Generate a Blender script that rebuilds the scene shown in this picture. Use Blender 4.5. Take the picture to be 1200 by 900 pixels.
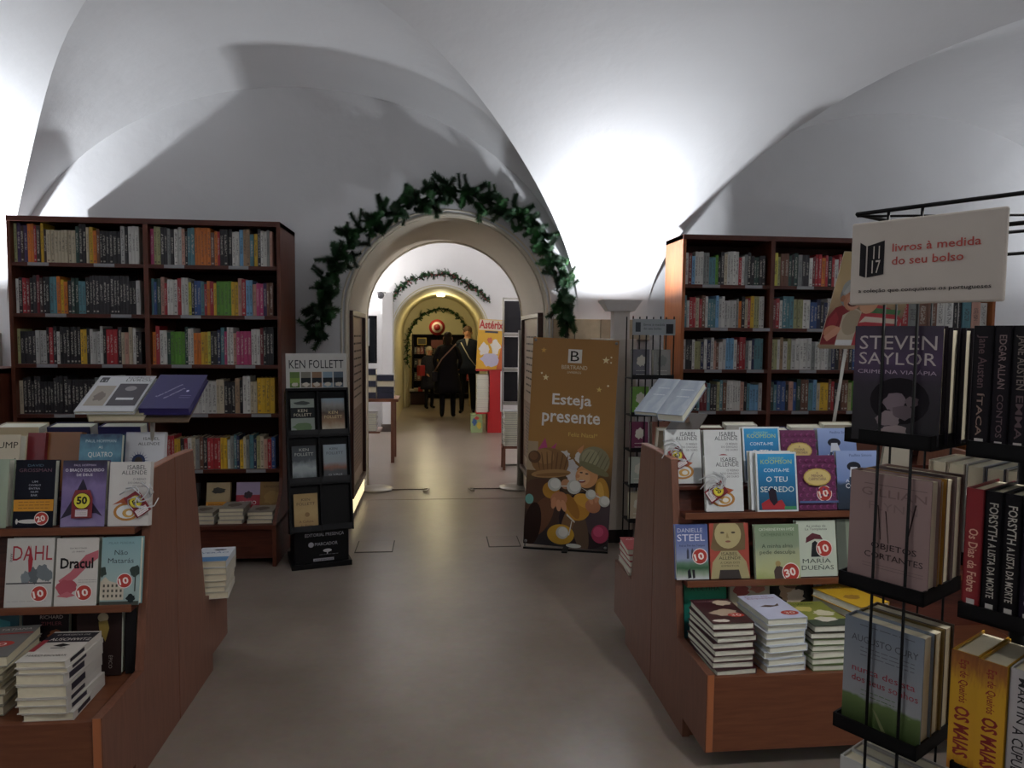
import bpy, bmesh, math, random
from mathutils import Matrix, Vector
for o in list(bpy.data.objects): bpy.data.objects.remove(o)
SC = bpy.context.scene; COL = SC.collection; PI = math.pi
random.seed(7)
# ------------------------------------------------------------------ camera, world, exposure, room lamps
YAW, PIT, ROL, FPX, EYE = .1035, .0672, .0096, 849.0, 1.55
F_ = Vector((math.sin(YAW)*math.cos(PIT), math.cos(YAW)*math.cos(PIT), -math.sin(PIT)))
R0 = Vector((math.cos(YAW), -math.sin(YAW), 0)); U0 = R0.cross(F_)
R_ = math.cos(ROL)*R0 + math.sin(ROL)*U0; U_ = -math.sin(ROL)*R0 + math.cos(ROL)*U0
cd = bpy.data.cameras.new('camera'); cam = bpy.data.objects.new('camera', cd); COL.objects.link(cam)
cd.sensor_fit = 'HORIZONTAL'; cd.sensor_width = 36; cd.lens = 36*FPX/1200; cd.clip_start = .05; cd.clip_end = 200
M = Matrix((R_, U_, -F_)).transposed().to_4x4(); M.translation = (0, 0, EYE); cam.matrix_world = M
SC.camera = cam
SC.view_settings.view_transform = 'Standard'; SC.view_settings.look = 'None'
SC.view_settings.exposure = .38; SC.view_settings.gamma = 1; SC.view_settings.use_curve_mapping = False
W = bpy.data.worlds.new('world'); SC.world = W; W.use_nodes = True
W.node_tree.nodes['Background'].inputs[0].default_value = (.8, .85, 1, 1)
W.node_tree.nodes['Background'].inputs[1].default_value = .02
UPLIGHT_W, UPLIGHT_C = 36, (.90, .94, 1.0)
def light(name, kind, loc, power, color, size=.2, rot=(0, 0, 0), spread=PI, sy=None):
    l = bpy.data.lights.new(name, kind); l.energy = power; l.color = color
    if kind == 'AREA':
        l.size = size; l.spread = spread
        if sy: l.shape = 'RECTANGLE'; l.size_y = sy
    elif kind == 'POINT': l.shadow_soft_size = size
    elif kind == 'SPOT': l.shadow_soft_size = size; l.spot_size = spread; l.spot_blend = .5
    o = bpy.data.objects.new(name, l); COL.objects.link(o); o.location = loc; o.rotation_euler = rot
    return o
def at(x, y, Y):   # where a sight line of the photograph meets the plane at depth Y
    r = F_ + R_*((x-600)/FPX) - U_*((y-450)/FPX)
    return Vector((0, 0, EYE)) + r*(Y/r.y)
# uplights on the piers of the vault (the two behind the camera too), then the far rooms
PIERS = [(1.35, 5.3), (-3.36, 5.1), (1.42, -.85), (-3.48, -.85), (5.9, 4.95), (5.6, -.85)]
for px_, py_ in PIERS:
    light('uplight_lamp', 'AREA', (px_, py_, 1.842), UPLIGHT_W*((1.0 if px_ < 0 else .52) if py_ > 0 else .36), UPLIGHT_C, .05, (PI, 0, 0), sy=.03)
for px_, py_, pw in ((-1.8, 11.7, 60), (1.9, 7.9, 60)):  # hidden uplights added to brighten the second room
    light('uplight_lamp', 'AREA', (px_, py_, 1.842), pw, (1, .95, .93), .22, (PI, 0, 0), sy=.12)
SPOTS = [(1.35, .9, 2.72, 62), (-.9, .75, 2.72, 20)]  # the smaller left spot is added to light the left island
for x_, y_, z_, p_ in SPOTS:
    light('pendant_spot', 'SPOT', (x_, y_, z_-.02), p_, (1, .97, .93), .07, (0, 0, 0), 2.7)
light('tunnel_fill_lamp', 'POINT', (.07, 13.9, 2.12), 12, (1, .86, .5), .05)  # warm fill added to light the tunnel
light('end_room_lamp', 'POINT', (-.25, 16.9, 2.15), 34, (1, .87, .52), .06)
# ------------------------------------------------------------------ materials
def lin(h):
    h = h.lstrip('#'); c = [int(h[i:i+2], 16)/255 for i in (0, 2, 4)]
    return tuple(x/12.92 if x <= .04045 else ((x+.055)/1.055)**2.4 for x in c)
MC = {}
def mat(h, rough=.55, metal=0, noise=.0, scale=20, bump=0, coat=0, emit=0):
    k = (h, rough, metal, noise, scale, bump, coat, emit)
    if k in MC: return MC[k]
    m = bpy.data.materials.new('surface_'+h.strip('#')); m.use_nodes = True; MC[k] = m
    nt = m.node_tree; b = nt.nodes['Principled BSDF']; c = lin(h)
    b.inputs['Base Color'].default_value = (*c, 1); b.inputs['Roughness'].default_value = rough; b.inputs['Metallic'].default_value = metal
    if max(c) < .035: b.inputs['Specular IOR Level'].default_value = .18
    if coat: b.inputs['Coat Weight'].default_value = coat; b.inputs['Coat Roughness'].default_value = .15
    if emit: b.inputs['Emission Color'].default_value = (*c, 1); b.inputs['Emission Strength'].default_value = emit
    tc = nt.nodes.new('ShaderNodeTexCoord'); n = nt.nodes.new('ShaderNodeTexNoise'); n.inputs['Scale'].default_value = scale; n.inputs['Detail'].default_value = 5
    nt.links.new(tc.outputs['Object'], n.inputs['Vector'])
    a = noise or .06
    mx = nt.nodes.new('ShaderNodeMix'); mx.data_type = 'RGBA'
    mx.inputs[6].default_value = (*[x*(1-a) for x in c], 1); mx.inputs[7].default_value = (*[min(1, x*(1+a)) for x in c], 1)
    nt.links.new(n.outputs['Fac'], mx.inputs[0]); nt.links.new(mx.outputs[2], b.inputs['Base Color'])
    if bump:
        bp = nt.nodes.new('ShaderNodeBump'); bp.inputs['Strength'].default_value = bump; bp.inputs['Distance'].default_value = .01
        nt.links.new(n.outputs['Fac'], bp.inputs['Height']); nt.links.new(bp.outputs[0], b.inputs['Normal'])
    return m
def ramp_mat(name, stops, axis=2, noise=0, nscale=4, rough=.45, obj=True):
    """colour bands of flat print along an axis of the object's own box"""
    m = bpy.data.materials.new(name); m.use_nodes = True; nt = m.node_tree; b = nt.nodes['Principled BSDF']; b.inputs['Roughness'].default_value = rough
    tc = nt.nodes.new('ShaderNodeTexCoord'); s = nt.nodes.new('ShaderNodeSeparateXYZ'); r = nt.nodes.new('ShaderNodeValToRGB')
    nt.links.new(tc.outputs['Generated'], s.inputs[0]); src = s.outputs[axis]
    if noise:
        n = nt.nodes.new('ShaderNodeTexNoise'); n.inputs['Scale'].default_value = nscale; n.inputs['Detail'].default_value = 6
        nt.links.new(tc.outputs['Generated'], n.inputs['Vector'])
        ma = nt.nodes.new('ShaderNodeMath'); ma.operation = 'MULTIPLY_ADD'; ma.inputs[1].default_value = noise; ma.inputs[2].default_value = -noise/2
        nt.links.new(n.outputs['Fac'], ma.inputs[0]); ad = nt.nodes.new('ShaderNodeMath'); nt.links.new(ma.outputs[0], ad.inputs[0]); nt.links.new(src, ad.inputs[1]); src = ad.outputs[0]
    e = r.color_ramp.elements
    while len(e) < len(stops): e.new(.5)
    for i, (p, h) in enumerate(stops): e[i].position = p; e[i].color = (*lin(h), 1)
    nt.links.new(src, r.inputs[0]); nt.links.new(r.outputs[0], b.inputs['Base Color'])
    return m
def wood_mat(name, c1, c2, rough=.4, along='z'):
    m = bpy.data.materials.new(name); m.use_nodes = True; nt = m.node_tree; b = nt.nodes['Principled BSDF']; b.inputs['Roughness'].default_value = rough
    b.inputs['Specular IOR Level'].default_value = .35
    tc = nt.nodes.new('ShaderNodeTexCoord'); mp = nt.nodes.new('ShaderNodeMapping'); mp.inputs['Scale'].default_value = {'z': (14, 14, 1.2), 'x': (1.2, 14, 14), 'y': (14, 1.2, 14)}[along]
    n = nt.nodes.new('ShaderNodeTexNoise'); n.inputs['Scale'].default_value = 5; n.inputs['Detail'].default_value = 7; n.inputs['Distortion'].default_value = .6
    r = nt.nodes.new('ShaderNodeValToRGB'); r.color_ramp.elements[0].color = (*lin(c1), 1); r.color_ramp.elements[1].color = (*lin(c2), 1)
    r.color_ramp.elements[0].position = .35; r.color_ramp.elements[1].position = .68
    nt.links.new(tc.outputs['Object'], mp.inputs[0]); nt.links.new(mp.outputs[0], n.inputs['Vector']); nt.links.new(n.outputs['Fac'], r.inputs[0]); nt.links.new(r.outputs[0], b.inputs['Base Color'])
    return m
WOOD = wood_mat('cherry_wood', '#6c4636', '#7a5140'); WOODX = wood_mat('cherry_wood_lengthwise', '#663b28', '#744830', along='x')
CASE = wood_mat('dark_cherry_wood', '#552b1c', '#683827'); CASEX = wood_mat('dark_cherry_wood_lengthwise', '#4a2319', '#5c2e20', along='x')
EDGE = mat('#a8653f', .35)
PAGE = mat('#d8cfb4', .8, noise=.08, scale=60); PAGEW = mat('#dcdccb', .8, noise=.06, scale=60)
BLACK = mat('#121214', .4); STEEL = mat('#8b8b88', .3, metal=.9); WHITE = mat('#e8e8e6', .5)
def plaster():
    m = bpy.data.materials.new('white_plaster'); m.use_nodes = True; nt = m.node_tree; b = nt.nodes['Principled BSDF']; b.inputs['Roughness'].default_value = .75
    tc = nt.nodes.new('ShaderNodeTexCoord'); n = nt.nodes.new('ShaderNodeTexNoise'); n.inputs['Scale'].default_value = 1.3; n.inputs['Detail'].default_value = 6
    r = nt.nodes.new('ShaderNodeValToRGB'); r.color_ramp.elements[0].color = (.66, .66, .665, 1); r.color_ramp.elements[1].color = (.76, .76, .765, 1)
    n2 = nt.nodes.new('ShaderNodeTexNoise'); n2.inputs['Scale'].default_value = 5; n2.inputs['Detail'].default_value = 5
    bp = nt.nodes.new('ShaderNodeBump'); bp.inputs['Strength'].default_value = .35; bp.inputs['Distance'].default_value = .02
    nt.links.new(tc.outputs['Object'], n.inputs['Vector']); nt.links.new(tc.outputs['Object'], n2.inputs['Vector']); nt.links.new(n.outputs['Fac'], r.inputs[0]); nt.links.new(r.outputs[0], b.inputs['Base Color'])
    nt.links.new(n2.outputs['Fac'], bp.inputs['Height']); nt.links.new(bp.outputs[0], b.inputs['Normal'])
    return m
PLASTER = plaster(); CREAM = mat('#ded6c4', .7, noise=.05, scale=3); CREAMY = mat('#c9bf9a', .7, noise=.06, scale=3)
def floor_mat():
    m = bpy.data.materials.new('polished_concrete'); m.use_nodes = True; nt = m.node_tree; b = nt.nodes['Principled BSDF']; L = nt.links.new
    tc = nt.nodes.new('ShaderNodeTexCoord')
    n = nt.nodes.new('ShaderNodeTexNoise'); n.inputs['Scale'].default_value = 1.1; n.inputs['Detail'].default_value = 8; n.inputs['Roughness'].default_value = .65
    n3 = nt.nodes.new('ShaderNodeTexNoise'); n3.inputs['Scale'].default_value = 26; n3.inputs['Detail'].default_value = 4
    r = nt.nodes.new('ShaderNodeValToRGB'); r.color_ramp.elements[0].color = (*lin('#7c7066'), 1); r.color_ramp.elements[1].color = (*lin('#9b8e83'), 1)
    r.color_ramp.elements[0].position = .3; r.color_ramp.elements[1].position = .72
    mx = nt.nodes.new('ShaderNodeMix'); mx.data_type = 'RGBA'; mx.blend_type = 'MULTIPLY'; mx.inputs[0].default_value = .25
    L(tc.outputs['Object'], n.inputs['Vector']); L(tc.outputs['Object'], n3.inputs['Vector']); L(n.outputs['Fac'], r.inputs[0]); L(r.outputs[0], mx.inputs[6]); L(n3.outputs['Color'], mx.inputs[7]); L(mx.outputs[2], b.inputs['Base Color'])
    mr = nt.nodes.new('ShaderNodeMapRange'); mr.inputs[3].default_value = .24; mr.inputs[4].default_value = .36; L(n.outputs['Fac'], mr.inputs[0]); L(mr.outputs[0], b.inputs['Roughness'])
    n2 = nt.nodes.new('ShaderNodeTexNoise'); n2.inputs['Scale'].default_value = 2.5; n2.inputs['Detail'].default_value = 2; L(tc.outputs['Object'], n2.inputs['Vector'])
    bp = nt.nodes.new('ShaderNodeBump'); bp.inputs['Strength'].default_value = .05; bp.inputs['Distance'].default_value = .01; L(n2.outputs['Fac'], bp.inputs['Height']); L(bp.outputs[0], b.inputs['Normal'])
    return m
FLOOR = floor_mat()
def spine_mat(joined=False):
    """shelf book: cover colour from the object, printed title marks down the spine"""
    m = bpy.data.materials.new('printed_spine_rows' if joined else 'printed_spine'); m.use_nodes = True; nt = m.node_tree; b = nt.nodes['Principled BSDF']; b.inputs['Roughness'].default_value = .4; L = nt.links.new
    oi = nt.nodes.new('ShaderNodeObjectInfo'); tc = nt.nodes.new('ShaderNodeTexCoord')
    at1 = nt.nodes.new('ShaderNodeAttribute'); at1.attribute_name = 'cover_colour'; at2 = nt.nodes.new('ShaderNodeAttribute'); at2.attribute_name = 'book_place'; at3 = nt.nodes.new('ShaderNodeAttribute'); at3.attribute_name = 'book_random'
    POS, COLR, RND = (at2.outputs['Vector'], at1.outputs['Color'], at3.outputs['Fac']) if joined else (tc.outputs['Object'], oi.outputs['Color'], oi.outputs['Random'])
    sx = nt.nodes.new('ShaderNodeSeparateXYZ'); L(POS, sx.inputs[0])
    def math_(op, a, bb=None, c=None):
        n = nt.nodes.new('ShaderNodeMath'); n.operation = op
        for i, v in enumerate((a, bb, c)):
            if v is None: continue
            if hasattr(v, 'links'): L(v, n.inputs[i])
            else: n.inputs[i].default_value = v
        return n.outputs[0]
    rnd = RND
    cmb = nt.nodes.new('ShaderNodeCombineXYZ'); L(math_('MULTIPLY', sx.outputs[0], 5.0), cmb.inputs[0]); L(math_('MULTIPLY', rnd, 97.0), cmb.inputs[1]); L(math_('MULTIPLY', sx.outputs[2], 34.0), cmb.inputs[2])
    n = nt.nodes.new('ShaderNodeTexNoise'); n.inputs['Scale'].default_value = 1; n.inputs['Detail'].default_value = 1; L(cmb.outputs[0], n.inputs['Vector'])
    ink = math_('GREATER_THAN', n.outputs['Fac'], .5)
    cx = math_('LESS_THAN', math_('ABSOLUTE', sx.outputs[0]), .27)
    z = sx.outputs[2]; half = math_('MULTIPLY_ADD', rnd, .16, .2)
    cz = math_('LESS_THAN', math_('ABSOLUTE', math_('SUBTRACT', z, .56)), half)
    k = math_('MULTIPLY', math_('MULTIPLY', ink, cx), cz)
    base = math_('MULTIPLY', math_('MULTIPLY', math_('LESS_THAN', math_('ABSOLUTE', math_('SUBTRACT', z, .07)), .022), cx), math_('GREATER_THAN', rnd, .5))
    k = math_('MAXIMUM', k, base)
    bw = nt.nodes.new('ShaderNodeRGBToBW'); L(COLR, bw.inputs[0]); dark = math_('LESS_THAN', bw.outputs[0], .18)
    mc = nt.nodes.new('ShaderNodeMix'); mc.data_type = 'RGBA'; mc.inputs[6].default_value = (.05, .04, .045, 1); mc.inputs[7].default_value = (.55, .52, .45, 1); L(dark, mc.inputs[0])
    mx = nt.nodes.new('ShaderNodeMix'); mx.data_type = 'RGBA'; L(math_('MULTIPLY', k, .62), mx.inputs[0]); L(COLR, mx.inputs[6]); L(mc.outputs[2], mx.inputs[7])
    L(mx.outputs[2], b.inputs['Base Color'])
    return m
SPINE = spine_mat(); SPINEJ = spine_mat(True)
# ------------------------------------------------------------------ mesh builder
class MB:
    def __init__(s): s.v = []; s.f = []; s.m = []; s.mats = []; s.sm = []
    def mi(s, m):
        if m not in s.mats: s.mats.append(m)
        return s.mats.index(m)
    def add(s, vs, fs, m, smooth=False, X=None):
        o = len(s.v); k = s.mi(m)
        for v in vs: s.v.append(tuple(X @ Vector(v)) if X else tuple(v))
        for f in fs: s.f.append([o+i for i in f]); s.m.append(k); s.sm.append(smooth)
        return s
    def box(s, x0, y0, z0, x1, y1, z1, m, X=None):
        return s.add([(x0, y0, z0), (x1, y0, z0), (x1, y1, z0), (x0, y1, z0), (x0, y0, z1), (x1, y0, z1), (x1, y1, z1), (x0, y1, z1)],
                     [(3, 2, 1, 0), (4, 5, 6, 7), (0, 1, 5, 4), (1, 2, 6, 5), (2, 3, 7, 6), (3, 0, 4, 7)], m, X=X)
    def prism(s, pts, ax, a, b, m, X=None):
        n = len(pts); g = {'x': lambda p, t: (t, p[0], p[1]), 'y': lambda p, t: (p[0], t, p[1]), 'z': lambda p, t: (p[0], p[1], t)}[ax]
        vs = [g(p, a) for p in pts]+[g(p, b) for p in pts]
        fs = [list(range(n))[::-1], list(range(n, 2*n))]+[(i, (i+1) % n, n+(i+1) % n, n+i) for i in range(n)]
        return s.add(vs, fs, m, X=X)
    def tube(s, pts, r, m, n=8, closed=False, X=None):
        pts = [Vector(p) for p in pts]; vs = []; fs = []; N = len(pts)
        rr = r if isinstance(r, (list, tuple)) else [r]*N
        for i, p in enumerate(pts):
            t = (pts[(i+1) % N]-pts[i-1]) if closed else (pts[min(i+1, N-1)]-pts[max(i-1, 0)])
            t.normalize(); a = t.cross(Vector((0, 0, 1)) if abs(t.z) < .95 else Vector((0, 1, 0))).normalized(); b = t.cross(a)
            for k in range(n): q = 2*PI*k/n; vs.append(p+rr[i]*(math.cos(q)*a+math.sin(q)*b))
        for i in range(N if closed else N-1):
            j = (i+1) % N
            for k in range(n): fs.append((i*n+k, i*n+(k+1) % n, j*n+(k+1) % n, j*n+k))
        if not closed: fs += [tuple(range(n))[::-1], tuple(range((N-1)*n, N*n))]
        return s.add(vs, fs, m, True, X)
    def lathe(s, prof, m, n=20, c=(0, 0, 0), X=None):
        vs = []; fs = []
        for r, z in prof:
            for k in range(n): q = 2*PI*k/n; vs.append((c[0]+r*math.cos(q), c[1]+r*math.sin(q), c[2]+z))
        for i in range(len(prof)-1):
            for k in range(n): fs.append((i*n+k, i*n+(k+1) % n, (i+1)*n+(k+1) % n, (i+1)*n+k))
        fs += [tuple(range(n))[::-1], tuple(range((len(prof)-1)*n, len(prof)*n))]
        return s.add(vs, fs, m, True, X)
    def ball(s, c, r, m, n=12, k=8, X=None):
        r = r if isinstance(r, (tuple, list)) else (r, r, r); vs = []; fs = []
        for i in range(k+1):
            t = PI*i/k
            for j in range(n): q = 2*PI*j/n; vs.append((c[0]+r[0]*math.sin(t)*math.cos(q), c[1]+r[1]*math.sin(t)*math.sin(q), c[2]-r[2]*math.cos(t)))
        for i in range(k):
            for j in range(n): fs.append((i*n+j, i*n+(j+1) % n, (i+1)*n+(j+1) % n, (i+1)*n+j))
        return s.add(vs, fs, m, True, X)
    def build(s, name, parent=None, bevel=0):
        me = bpy.data.meshes.new(name); me.from_pydata(s.v, [], s.f)
        for m in s.mats: me.materials.append(m)
        me.polygons.foreach_set('material_index', s.m); me.polygons.foreach_set('use_smooth', s.sm)
        me.validate(); me.update()
        o = bpy.data.objects.new(name, me); COL.objects.link(o)
        if parent: o.parent = parent
        if bevel:
            b = o.modifiers.new('edge', 'BEVEL'); b.width = bevel; b.segments = 2; b.limit_method = 'ANGLE'; b.angle_limit = .9
        return o
LABELS = {}
def tag(o, label, cat, group=None):
    if not 4 <= len(label.split()) <= 16: print('LBLLEN', label)
    if label in LABELS: print('LBLDUP', label)
    LABELS[label] = 1; o['label'] = label; o['category'] = cat
    if group: o['group'] = group
    return o
def thing(name, label, cat, loc=(0, 0, 0), rz=0, group=None, mw=None):
    o = bpy.data.objects.new(name, None); COL.objects.link(o); o.empty_display_size = .1
    if mw: o.matrix_world = mw
    else: o.location = loc; o.rotation_euler = (0, 0, rz)
    return tag(o, label, cat, group)
def struct(o): o['kind'] = 'structure'; return o
def ordn(n):
    return f"{n}{'th' if 10 <= n % 100 <= 20 else {1: 'st', 2: 'nd', 3: 'rd'}.get(n % 10, 'th')}"
TXT = {}
def text_geo(t, bold=0):
    k = (t, bold)
    if k not in TXT:
        c = bpy.data.curves.new('t', 'FONT'); c.body = t; c.align_x = 'CENTER'; c.size = 1; c.offset = bold; c.resolution_u = 2
        o = bpy.data.objects.new('t', c); COL.objects.link(o); dg = bpy.context.evaluated_depsgraph_get()
        me = bpy.data.meshes.new_from_object(o.evaluated_get(dg))
        vs = [tuple(v.co) for v in me.vertices]; fs = [tuple(p.vertices) for p in me.polygons]
        w = (min(v[0] for v in vs), max(v[0] for v in vs)); h = (min(v[1] for v in vs), max(v[1] for v in vs))
        TXT[k] = (vs, fs, w, h); bpy.data.objects.remove(o); bpy.data.meshes.remove(me); bpy.data.curves.remove(c)
    return TXT[k]
def prt(mb, items, Wd, H, y=-.0003, step=.00012, X=None):
    """flat print: items in cover units (0..1 across, 0..1 up) laid on the plane facing -Y"""
    X = X or Matrix.Identity(4)
    def P(px, pz, l): return X @ Vector(((min(1, max(0, px))-.5)*Wd, y-step*l, min(1, max(0, pz))*H))
    for l, it in enumerate(items):
        k = it[0]
        if k == 'R': _, x0, z0, x1, z1, c = it; vs = [P(x0, z0, l), P(x1, z0, l), P(x1, z1, l), P(x0, z1, l)]; mb.add(vs, [(0, 1, 2, 3)], mat(c) if isinstance(c, str) else c)
        elif k == 'C' or k == 'E':
            if k == 'C': _, cx, cz, r, c = it; rx, rz = r, r*Wd/H
            else: _, cx, cz, rx, rz, c = it
            mb.add([P(cx+rx*math.cos(2*PI*i/20), cz+rz*math.sin(2*PI*i/20), l) for i in range(20)], [tuple(range(20))], mat(c))
        elif k == 'P': _, pts, c = it; mb.add([P(a, b, l) for a, b in pts], [tuple(range(len(pts)))], mat(c))
        elif k == 'B':   # ragged blob
            _, cx, cz, rx, rz, c = it; rn = random.Random(int(cx*977+cz*331)); n = 18
            mb.add([P(cx, cz, l)]+[P(cx+rx*(.72+.45*rn.random())*math.cos(2*PI*i/n), cz+rz*(.72+.45*rn.random())*math.sin(2*PI*i/n), l) for i in range(n)], [(0, i+1, (i+1) % n+1) for i in range(n)], mat(c))
        elif k == 'T':   # text: string, centre x, baseline z, width fraction, colour, [cap height fraction of width], [angle], [bold]
            _, t, cx, cz, w, c = it[:6]; hh = it[6] if len(it) > 6 and it[6] else None; ang = it[7] if len(it) > 7 else 0; bold = it[8] if len(it) > 8 else 0
            vs, fs, wx, hy = text_geo(t, bold); sx = w/(wx[1]-wx[0]); sz = (hh/(hy[1]) if hh else sx); mid = (wx[0]+wx[1])/2
            ca, sa = math.cos(ang), math.sin(ang); out = []
            for a, b, _z in vs:
                u, v = (a-mid)*sx, b*sz; u, v = u*ca-v*sa, u*sa+v*ca
                out.append(P(cx+u, cz+v*Wd/H, l))
            mb.add(out, fs, mat(c))
        elif k == 'L':   # lines of fine print: x0,x1,ztop,zbottom,n,colour
            _, x0, x1, zt, zb, n, c = it; rn = random.Random(n*7+int(x0*100))
            for i in range(n):
                zz = zt+(zb-zt)*i/max(1, n-1); hgt = abs(zt-zb)/max(1, n)*.22+.002; a = x0
                while a < x1:
                    b = min(x1, a+(x1-x0)*rn.uniform(.06, .2)); vs = [P(a, zz, l), P(b, zz, l), P(b, zz+hgt, l), P(a, zz+hgt, l)]; mb.add(vs, [(0, 1, 2, 3)], mat(c)); a = b+(x1-x0)*.03
# ------------------------------------------------------------------ the room
YW = 5.8; ZS = 1.7; AR, BR = 3.0, 1.8; YC = YW-AR; YR = -1.2
def zb(Y): a = AR if Y >= YC else YC-YR; return ZS+BR*math.sqrt(max(0, 1-((Y-YC)/a)**2))
def wq(u): return max(0, 2.167-1.031*u+.317*u*u-.118*u**3)
CX = [-5.93, -1.03, 3.87]; XL, XR = -5.93, 6.3
us = [0, .01, .03, .06, .1, .15, .2, .28, .36, .46, .56, .68, .8, .95, 1.1, 1.25, 1.4, 1.6, 1.8, 2.0, 2.15, 2.25, 2.32]
UT = 2.337
def wg(u):   # half width of the lunette where it cuts the barrel
    return wq(u) if u < 2.0 else wq(2.0)*math.sqrt(max(0, (UT-u)/(UT-2.0)))
us = [u for u in us]+[UT]
rows = us+[2.6, 3.0, 3.5, 4, 4.5, 5, 5.4, 5.8, 6.2, 6.5, 6.7, 6.85, 6.95, 7.0]
mb = MB()
def strip(xa, xb, n=6):
    vs = []; fs = []
    for u in rows:
        a, b = xa(u), xb(u)
        for j in range(n+1): vs.append((a+(b-a)*j/n, YW-u, zb(YW-u)))
    for i in range(len(rows)-1):
        for j in range(n): q = i*(n+1)+j; fs.append((q, q+1, q+n+2, q+n+1))
    mb.add(vs, fs, PLASTER, True)
W_ = lambda u: wg(u) if u < UT else 0
strip(lambda u: CX[0]+W_(u), lambda u: CX[1]-W_(u)); strip(lambda u: CX[1]+W_(u), lambda u: CX[2]-W_(u)); strip(lambda u: CX[2]+W_(u), lambda u: XR)
struct(mb.build('ceiling'))
HWL, RISE = 2.167, 1.72
def zl(f): return ZS+RISE*math.sqrt(max(0, 1-min(1, f*f)))
mb = MB()
for c in CX:
    for sg in ((1,) if c == CX[0] else (-1, 1)):
        vs = []; fs = []; n = 8
        for u in us:
            f = min(1, wg(u)/HWL); xw = wg(u); gz = zb(YW-u)
            for j in range(n+1):
                t = j/n; zz = zl(f)*(1-t)+gz*t+.05*math.sin(PI*t)*min(1, u*2); vs.append((c+sg*xw, YW-u*t, zz))
        for i in range(len(us)-1):
            for j in range(n): q = i*(n+1)+j; fs.append((q, q+1, q+n+2, q+n+1))
        mb.add(vs, fs, PLASTER, True)
struct(mb.build('trim_1'))
def arch_wall(name, Y0, Y1, x0, x1, ztop, cx, hw, spring, m, mt, rib=True, hw2=None, dz2=0):
    """wall slab with a round-headed opening whose reveal runs from Y0 to Y1"""
    hw2 = hw2 or hw; n = 28; a = []; b = []
    for h, L_, dz in ((hw, a, 0), (hw2, b, dz2)):
        L_.append((cx-h, 0)); L_ += [(cx-h*math.cos(PI*i/n), spring+dz+h*math.sin(PI*i/n)) for i in range(n+1)]; L_.append((cx+h, 0))
    mb = MB()
    for Y, P, flip in ((Y0, a, 0), (Y1, b, 1)):
        vs = [(p[0], Y, p[1]) for p in P]; k = len(P); fs = []
        vs += [(x0, Y, p[1]) if i <= k//3 else ((x1, Y, p[1]) if i >= k-1-k//3 else (p[0], Y, ztop)) for i, p in enumerate(P)]
        i1, i2 = k//3, k-1-k//3
        for i in range(k-1):
            if i == i1: vs.append((x0, Y, ztop)); fs.append((i, i+1, k+i+1, len(vs)-1, k+i))
            elif i+1 == i2: vs.append((x1, Y, ztop)); fs.append((i, i+1, k+i+1, len(vs)-1, k+i))
            else: fs.append((i, i+1, k+i+1, k+i))
        mb.add(vs, fs, m)
    struct(mb.build(name))
    mb = MB(); k = len(a); ns = 6; vs = []; fs = []
    for s_ in range(ns+1):
        t = s_/ns
        for p, q in zip(a, b): vs.append((p[0]*(1-t)+q[0]*t, Y0+(Y1-Y0)*t, p[1]*(1-t)+q[1]*t))
    for s_ in range(ns):
        for i in range(k-1): q = s_*k+i; fs.append((q, q+k, q+k+1, q+1))
    mb.add(vs, fs, mt, True)
    for Y, P, sg in ((Y0, a, -1), (Y1, b, 1)) if rib else ():
        for r, off, d in ((.014, .0, .0), (.008, .035, 0)):
            pts = [(cx+(p[0]-cx)*(1+off/hw) if i not in (0, k-1) else cx+(p[0]-cx)*(1+off/hw), Y+sg*d, p[1] if i in (0, k-1) else spring+(p[1]-spring)*(1+off/hw)+(0)) for i, p in enumerate(P)]
            mb.tube(pts, r, mt, 6)
        pts = [(p[0]*.985+cx*.015, Y-sg*.06, p[1] if i in (0, k-1) else p[1]-.008) for i, p in enumerate(P)]; mb.tube(pts, .007, mt, 6)
    return struct(mb.build('trim_2'))
AX, AHW, ASP = .085, .795, 1.7
arch_wall('wall_back', YW, 7.49, XL, XR, 3.6, AX, AHW, ASP, PLASTER, CREAM)
def quad(name, pts, m, kind=True):
    mb = MB(); mb.add(pts, [(0, 1, 2, 3)], m); o = mb.build(name); struct(o); return o
quad('floor', [(-6.5, -2, 0), (6.8, -2, 0), (6.8, 20, 0), (-6.5, 20, 0)], FLOOR)
quad('wall_left', [(XL, YR, 0), (XL, YW, 0), (XL, YW, 3.7), (XL, YR, 3.7)], PLASTER)
quad('wall_right', [(XR, YR, 0), (XR, YW, 0), (XR, YW, 3.7), (XR, YR, 3.7)], PLASTER)
quad('wall_front', [(XL, YR, 0), (XR, YR, 0), (XR, YR, 3.7), (XL, YR, 3.7)], PLASTER)
# second room, tunnel and end room
def barrel(name, x0, x1, y0, y1, zs, rise, m, along='x'):
    mb = MB(); n = 20; vs = []
    for i in range(n+1):
        t = PI*i/n
        if along == 'x': Y = (y0+y1)/2-(y1-y0)/2*math.cos(t); z = zs+rise*math.sin(t); vs += [(x0, Y, z), (x1, Y, z)]
        else: X = (x0+x1)/2-(x1-x0)/2*math.cos(t); z = zs+rise*math.sin(t); vs += [(X, y0, z), (X, y1, z)]
    mb.add(vs, [(2*i, 2*i+1, 2*i+3, 2*i+2) for i in range(n)], m, True); return struct(mb.build(name))
barrel('ceiling', -2.6, 2.7, 7.49, 12.0, 1.9, 1.7, PLASTER, 'y')
quad('wall_left', [(-2.6, 7.49, 0), (-2.6, 12, 0), (-2.6, 12, 3.7), (-2.6, 7.49, 3.7)], PLASTER)
quad('wall_right', [(2.7, 7.49, 0), (2.7, 12, 0), (2.7, 12, 3.7), (2.7, 7.49, 3.7)], PLASTER)
arch_wall('wall_back', 12.0, 15.5, -3, 3, 3.7, .06, .77, 1.56, PLASTER, CREAMY, hw2=.77)
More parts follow.
